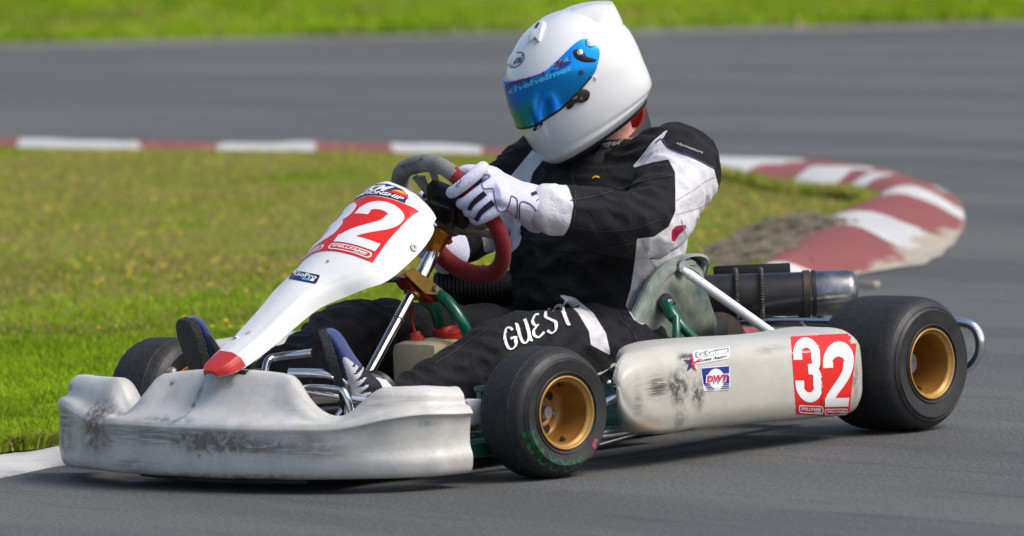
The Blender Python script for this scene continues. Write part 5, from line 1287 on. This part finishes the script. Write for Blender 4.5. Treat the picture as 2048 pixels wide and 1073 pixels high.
stud('pivot_slot', 1181, 85, [(0, .005), (.0035, .005), (.004, .004)], M['steel'], bvz)
stud('visor_screw', 1159, 107, [(0, .008), (.005, .008), (.0065, .007), (.0068, 0)], M['chrome'], bvz)
stud('visor_stud', 1162, 146, [(0, .003), (.005, .003), (.006, 0)], M['pr_navy'], bvz)
stud('shell_stud', 1191, 156, [(0, .004), (.003, .004), (.0045, 0)], M['helmet'])
def blobpoly(name, pts, m_, bv, par, off, th=.004):
    """small solid plate lying on the surface: outline from the photograph, th thick"""
    p = cat(pts, 3, True); top = []; bot = []
    for x, y in p:
        h = bv.ray_cast(Vector(CP), Vector(ray(x, y)))
        if h[0] is None: h = bh.ray_cast(Vector(CP), Vector(ray(x, y)))
        if h[0] is None: return
        n_ = np.array(h[1]); n_ = n_ if n_ @ ray(x, y) < 0 else -n_
        bot.append(np.array(h[0]) - n_ * .001); top.append(np.array(h[0]) + n_ * (off + th))
    c = np.mean(top, 0); top2 = [c + (q - c) * .82 for q in top]; mid_ = [b + (q - b) * .7 for b, q in zip(bot, top)]
    return mk(name, loft([bot, mid_, top2]), m_, par)
blobpoly('visor_lever', [(1146, 104), (1154, 99), (1166, 104), (1174, 115), (1190, 118), (1190, 124), (1172, 125), (1158, 121), (1150, 115)], M['helmet_trim'], bvz, visor, .001, .004)
blobpoly('visor_latch', [(1152, 184), (1166, 178), (1178, 184), (1176, 198), (1164, 205), (1150, 206), (1142, 216), (1134, 217), (1133, 208), (1142, 200), (1155, 196)], M['helmet_trim'], bh, helmet, .001, .006)
stud('latch_pin', 1161, 196, [(0, .009), (.0025, .009), (.003, .007)], M['gold_anod'])
blobpoly('chin_vent', [(1066, 258), (1082, 246), (1086, 250), (1070, 263)], M['pr_navy'], bh, helmet, .0002, .0006)
blobpoly('chin_vent', [(1047, 272), (1053, 267), (1056, 271), (1050, 277)], M['pr_navy'], bh, helmet, .0002, .0006)
# tear-shaped brow vent and the small scoops
blobpoly('brow_vent', [(1062, 84), (1070, 60), (1084, 46), (1091, 46), (1088, 60), (1080, 84), (1072, 78)], M['helmet'], bh, helmet, .001, .007)
blobpoly('vent_slot', [(1073, 60), (1080, 50), (1083, 52), (1077, 63)], M['pr_navy'], bh, helmet, .007, .0008)
blobpoly('vent_slot', [(1063, 80), (1070, 74), (1078, 78), (1078, 84), (1071, 79)], M['pr_navy'], bh, helmet, .003, .0016)
fin = []
for k, (a, off) in enumerate(((-18, 1.), (-12, 8.), (-6, 10.), (0, 8.), (6, 1.))): fin.append([hpos(rad(a), v_at(rad(a), u), o_ * off / 10) for u, o_ in ((92, 1), (95, 6), (103, 6), (114, 1))])
mk('brow_scoop', loft(fin, False, False), M['helmet'], helmet)
# rear spoiler: a lifted shell over the crown
sp_ = []
for i in range(25):
    ph = rad(180 - 62 + 124 * i / 24); e = math.sin(math.pi * i / 24); row = [hpos(ph, 9.9, -1.)]
    for j in range(9):
        t = j / 8; v = 9.8 - 1.5 * t; row.append(hpos(ph, v, (1.5 + 24 * t ** 1.15) * min(1, e * 1.8) - 1.5 * (1 - min(1, e * 1.8))))
    row.append(hpos(ph, 8.05, 20 * min(1, e * 1.8) - 2)); row.append(hpos(ph, 7.5, 6 * min(1, e * 1.8) - 2)); row.append(hpos(ph, 7.25, -2.)); sp_.append(row)
mk('rear_spoiler', loft(sp_, False, False), M['helmet'], helmet, angle=35)
mk('chin_strap', tube([HC + HF * .02 + HS * .085 - HU * .08, HC + HF * .03 + HS * .06 - HU * .125, HC + HF * .04 - HU * .14, HC + HF * .03 - HS * .06 - HU * .125], .010, 8, smooth=4, ry=.003), M['helmet_trim'], helmet)

# ---------------------------------------------------------------- hands on the steering wheel
rpA = np.array(rp); cW = SWc
def hand(gpx, up_sign, wrist, name, fing):
    g = SP(*gpx); i0 = int(np.argmin(np.linalg.norm(rpA - g, axis=1))); n_ = len(rpA)
    seglen = np.linalg.norm(rpA[(i0 + 1) % n_] - rpA[i0])
    cen = rpA.mean(0)
    def G(tau):
        q = i0 + up_sign * tau / seglen; i = int(math.floor(q)); t = q - i; return rpA[i % n_] * (1 - t) + rpA[(i + 1) % n_] * t
    def fr(tau):
        T = unit(G(tau + .01) - G(tau - .01)); R_ = unit(np.cross(T, SWn)); 
        if R_ @ (G(tau) - cen) < 0: R_ = -R_
        return T, R_
    def pos(th, rho, tau):
        T, R_ = fr(tau); return G(tau) + (SWn * math.cos(rad(th)) + R_ * math.sin(rad(th))) * rho
    m_ = MB()
    Kn_ = []
    for tau, curl, r_ in fing:
        path = [(30, .052), (62, .048), (95, .038), (135, .0305), (178, .030), (222, .030), (222 + 38 * curl, .0305)]
        pts = [pos(a, q, tau + .004 * (a - 60) / 100) for a, q in path]; Kn_.append(pts[1])
        m_.add(tube(pts, [r_ * 1.12, r_ * 1.12, r_ * 1.08, r_ * 1.05, r_, r_ * .97, r_ * .88], 12, smooth=4, round_end=True))
    # palm from the knuckles to the wrist
    T, R_ = fr(0.0); km = np.mean(Kn_, 0); wr = np.asarray(wrist)
    T = unit(T); ax = unit(wr - km)
    side = unit(T - ax * (T @ ax)); thk = np.cross(ax, side)
    hwk = max(np.abs([(k - km) @ side for k in Kn_])) + .011
    L = []
    for t, a_, b_ in ((-.12, hwk * .80, .013), (0, hwk, .019), (.25, hwk * 1.0, .024), (.5, hwk * .96, .028), (.75, .041, .031), (.92, .040, .033), (1.05, .042, .036), (1.3, .045, .040), (1.55, .047, .044), (1.62, .0475, .045)):
        c = km + (wr - km) * t; L.append([c + side * (a_ * math.copysign(abs(math.cos(q)) ** .8, math.cos(q))) + thk * (b_ * math.copysign(abs(math.sin(q)) ** .8, math.sin(q))) for q in np.linspace(0, 2 * math.pi, 24, endpoint=False)])
    m_.add(loft(L))
    # thumb leaves the side of the palm and lies along the driver's side of the rim
    tb0 = km + (wr - km) * .55 + side * .026 
    pts = [tb0, km + (wr - km) * .18 + side * .038 + SWn * .004, pos(5, .040, .050), pos(-15, .032, .066), pos(-45, .030, .074)]
    m_.add(tube(pts, [.018, .0165, .0145, .013, .011], 12, smooth=4, round_end=True))
    me = remesh(m_, .0026, 3); me.materials.clear(); me.materials.append(M['glove']); me.polygons.foreach_set('use_smooth', [True] * len(me.polygons))
    o = bpy.data.objects.new(name, me); COL.objects.link(o); setpar(o, driver); return o
gl = hand((962, 404), -1, A(-.385, .150, .520), 'glove', [(.045, 1.0, .0125), (.013, .8, .0125), (-.010, .8, .0122), (-.032, .6, .0112)])
gr = hand((858, 470), 1, A(-.405, -.105, .430), 'glove', [(.036, 1., .0120), (.012, 1, .0122), (-.011, 1, .0120), (-.033, .9, .011)])
bg_ = bvh_of(gl)
for pts in ([(938, 420), (950, 403), (970, 386)], [(952, 441), (964, 423), (986, 404)], [(962, 468), (973, 449), (990, 434)]):
    line('finger_panel', pts, 10.5, M['glove_dark'], bg_, gl, .0022)
line('glove_seam', [(966, 349), (980, 354), (965, 366), (968, 378), (985, 378), (990, 400), (994, 418), (1003, 424), (1015, 416), (1022, 392)], 2., M['seam'], bg_, gl)
line('glove_seam', [(1022, 392), (1033, 400), (1034, 420), (1031, 450)], 2., M['seam'], bg_, gl)
line('glove_seam', [(1039, 438), (1040, 406), (1058, 408), (1072, 422), (1079, 440)], 2.4, M['seam'], bg_, gl)
line('glove_panel', [(1062, 390), (1078, 385), (1092, 390)], 7, M['glove_dark'], bg_, gl)
line('glove_logo', [(1072, 402), (1082, 396), (1090, 398), (1097, 404), (1088, 406), (1080, 403)], 1.6, M['seam'], bg_, gl)
line('glove_logo', [(914, 366), (919, 358), (922, 364), (912, 373), (919, 374)], 1.5, M['seam'], bg_, gl)
line('palm_edge', [(992, 436), (1008, 446), (1024, 450)], 10, M['glove_dark'], bg_, gl)

# ---------------------------------------------------------------- shoes
def shoe(H, T, out, nrm, sh):
    """H heel, T toe on the sole; nrm points out of the sole; sh: top of the ankle"""
    H, T = np.asarray(H), np.asarray(T); ax = unit(T - H); nrm = unit(nrm - ax * (np.asarray(nrm) @ ax)); sd_ = np.cross(ax, nrm); L = np.linalg.norm(T - H)
    S = [(-.03, .014, .030, 0), (0, .026, .048, 0), (.1, .032, .062, 0), (.25, .034, .078, 0), (.4, .035, .080, .002), (.52, .037, .064, .004), (.66, .042, .050, .006), (.8, .0455, .040, .007), (.9, .042, .034, .006), (.97, .031, .027, .004), (1.01, .014, .016, .002)]
    rings = []
    for q in cat(S, 4):
        s_, w, th, sh_ = q; c = H + ax * (s_ * L) + sd_ * sh_ * out; ring = []
        for k in range(24):
            a = 2 * math.pi * k / 24; x = math.cos(a) * w; y = math.sin(a)
            yy = th * (.5 + .5 * y) if y > 0 else th * (.5 + .5 * y); ring.append(c + sd_ * (x * (1 if y < .2 else 1 - .25 * (y - .2) / .8)) - nrm * yy)
        rings.append(ring)
    up_ = MB().add(loft(rings))
    ank = H + ax * (.20 * L) - nrm * .045; sh = np.asarray(sh)
    up_.add(tube([ank + ax * .01, ank * .5 + sh * .5, sh], [.042, .041, .043], 18, ry=[.034, .037, .040], up=ax, smooth=4))
    me = remesh(up_, .003, 4); me.materials.clear()
    for k in ('white_shoe', 'blue_shoe', 'helmet_trim'): me.materials.append(M[k])
    me.polygons.foreach_set('use_smooth', [True] * len(me.polygons))
    for p in me.polygons:
        c = np.array(p.center) - H; s_ = c @ ax / L; d_ = -(c @ nrm); lat = (c @ sd_)
        if s_ > .74 + .10 * math.sin(d_ * 90) : p.material_index = 1
        elif d_ > .042 + .012 * math.sin(s_ * 95) and s_ > .36: p.material_index = 2
        elif s_ > .60 and d_ < .016: p.material_index = 1
    o = bpy.data.objects.new('shoe', me); COL.objects.link(o); setpar(o, driver)
    if out < 0:
        o.data.materials[0] = M['helmet_trim']
    sl_ = []
    for q in cat([(s_, w + .004, 0, sh_) for s_, w, _t, sh_ in S], 4):
        c = H + ax * (q[0] * L) + sd_ * q[3] * out; sl_.append([c + sd_ * q[1] + nrm * .002, c + sd_ * q[1] * .96 + nrm * .010, c + nrm * .012, c - sd_ * q[1] * .96 + nrm * .010, c - sd_ * q[1] + nrm * .002, c - sd_ * q[1] - nrm * .006, c - nrm * .004, c + sd_ * q[1] - nrm * .006])
    mk('sole', loft(sl_), M['sole'], o)
    return o, ax, nrm, sd_
s1_ = shoe((.165, .165, .090), (.262, .190, .305), 1, (1, -.85, -.20), (.085, .165, .172))
s2_ = shoe((.190, -.185, .105), (.250, -.200, .325), -1, (1, -.40, -.20), (.12, -.19, .165))
bs1 = bvh_of(s1_[0])
a = A(.085, .166, .172); b = A(.118, .166, .150); d_ = unit(a - b)
mk('ankle_strap', tube([a - d_ * .020, a + d_ * .002], [.0445, .0455], 24, ry=[.0405, .0415], up=s1_[1]), M['grey_strap'], s1_[0])
mk('ankle_band', tube([a - d_ * .036, a - d_ * .021], [.045, .046], 24, ry=[.041, .042], up=s1_[1]), M['white_shoe'], s1_[0])
bst = bvh_of(bpy.data.objects['ankle_strap'])
decal('strap_lettering', [(*text('sparco', 0, 0, 1, 1, .03), M['pr_white'])], on_view([(763, 757), (781, 789), (791, 781), (775, 751)]), bst, s1_[0], off=.0006)
mk('ankle_hem', tube([a + d_ * .003, a + d_ * .012], [.046, .046], 24, ry=[.042, .042], up=s1_[1]), M['helmet_trim'], s1_[0])
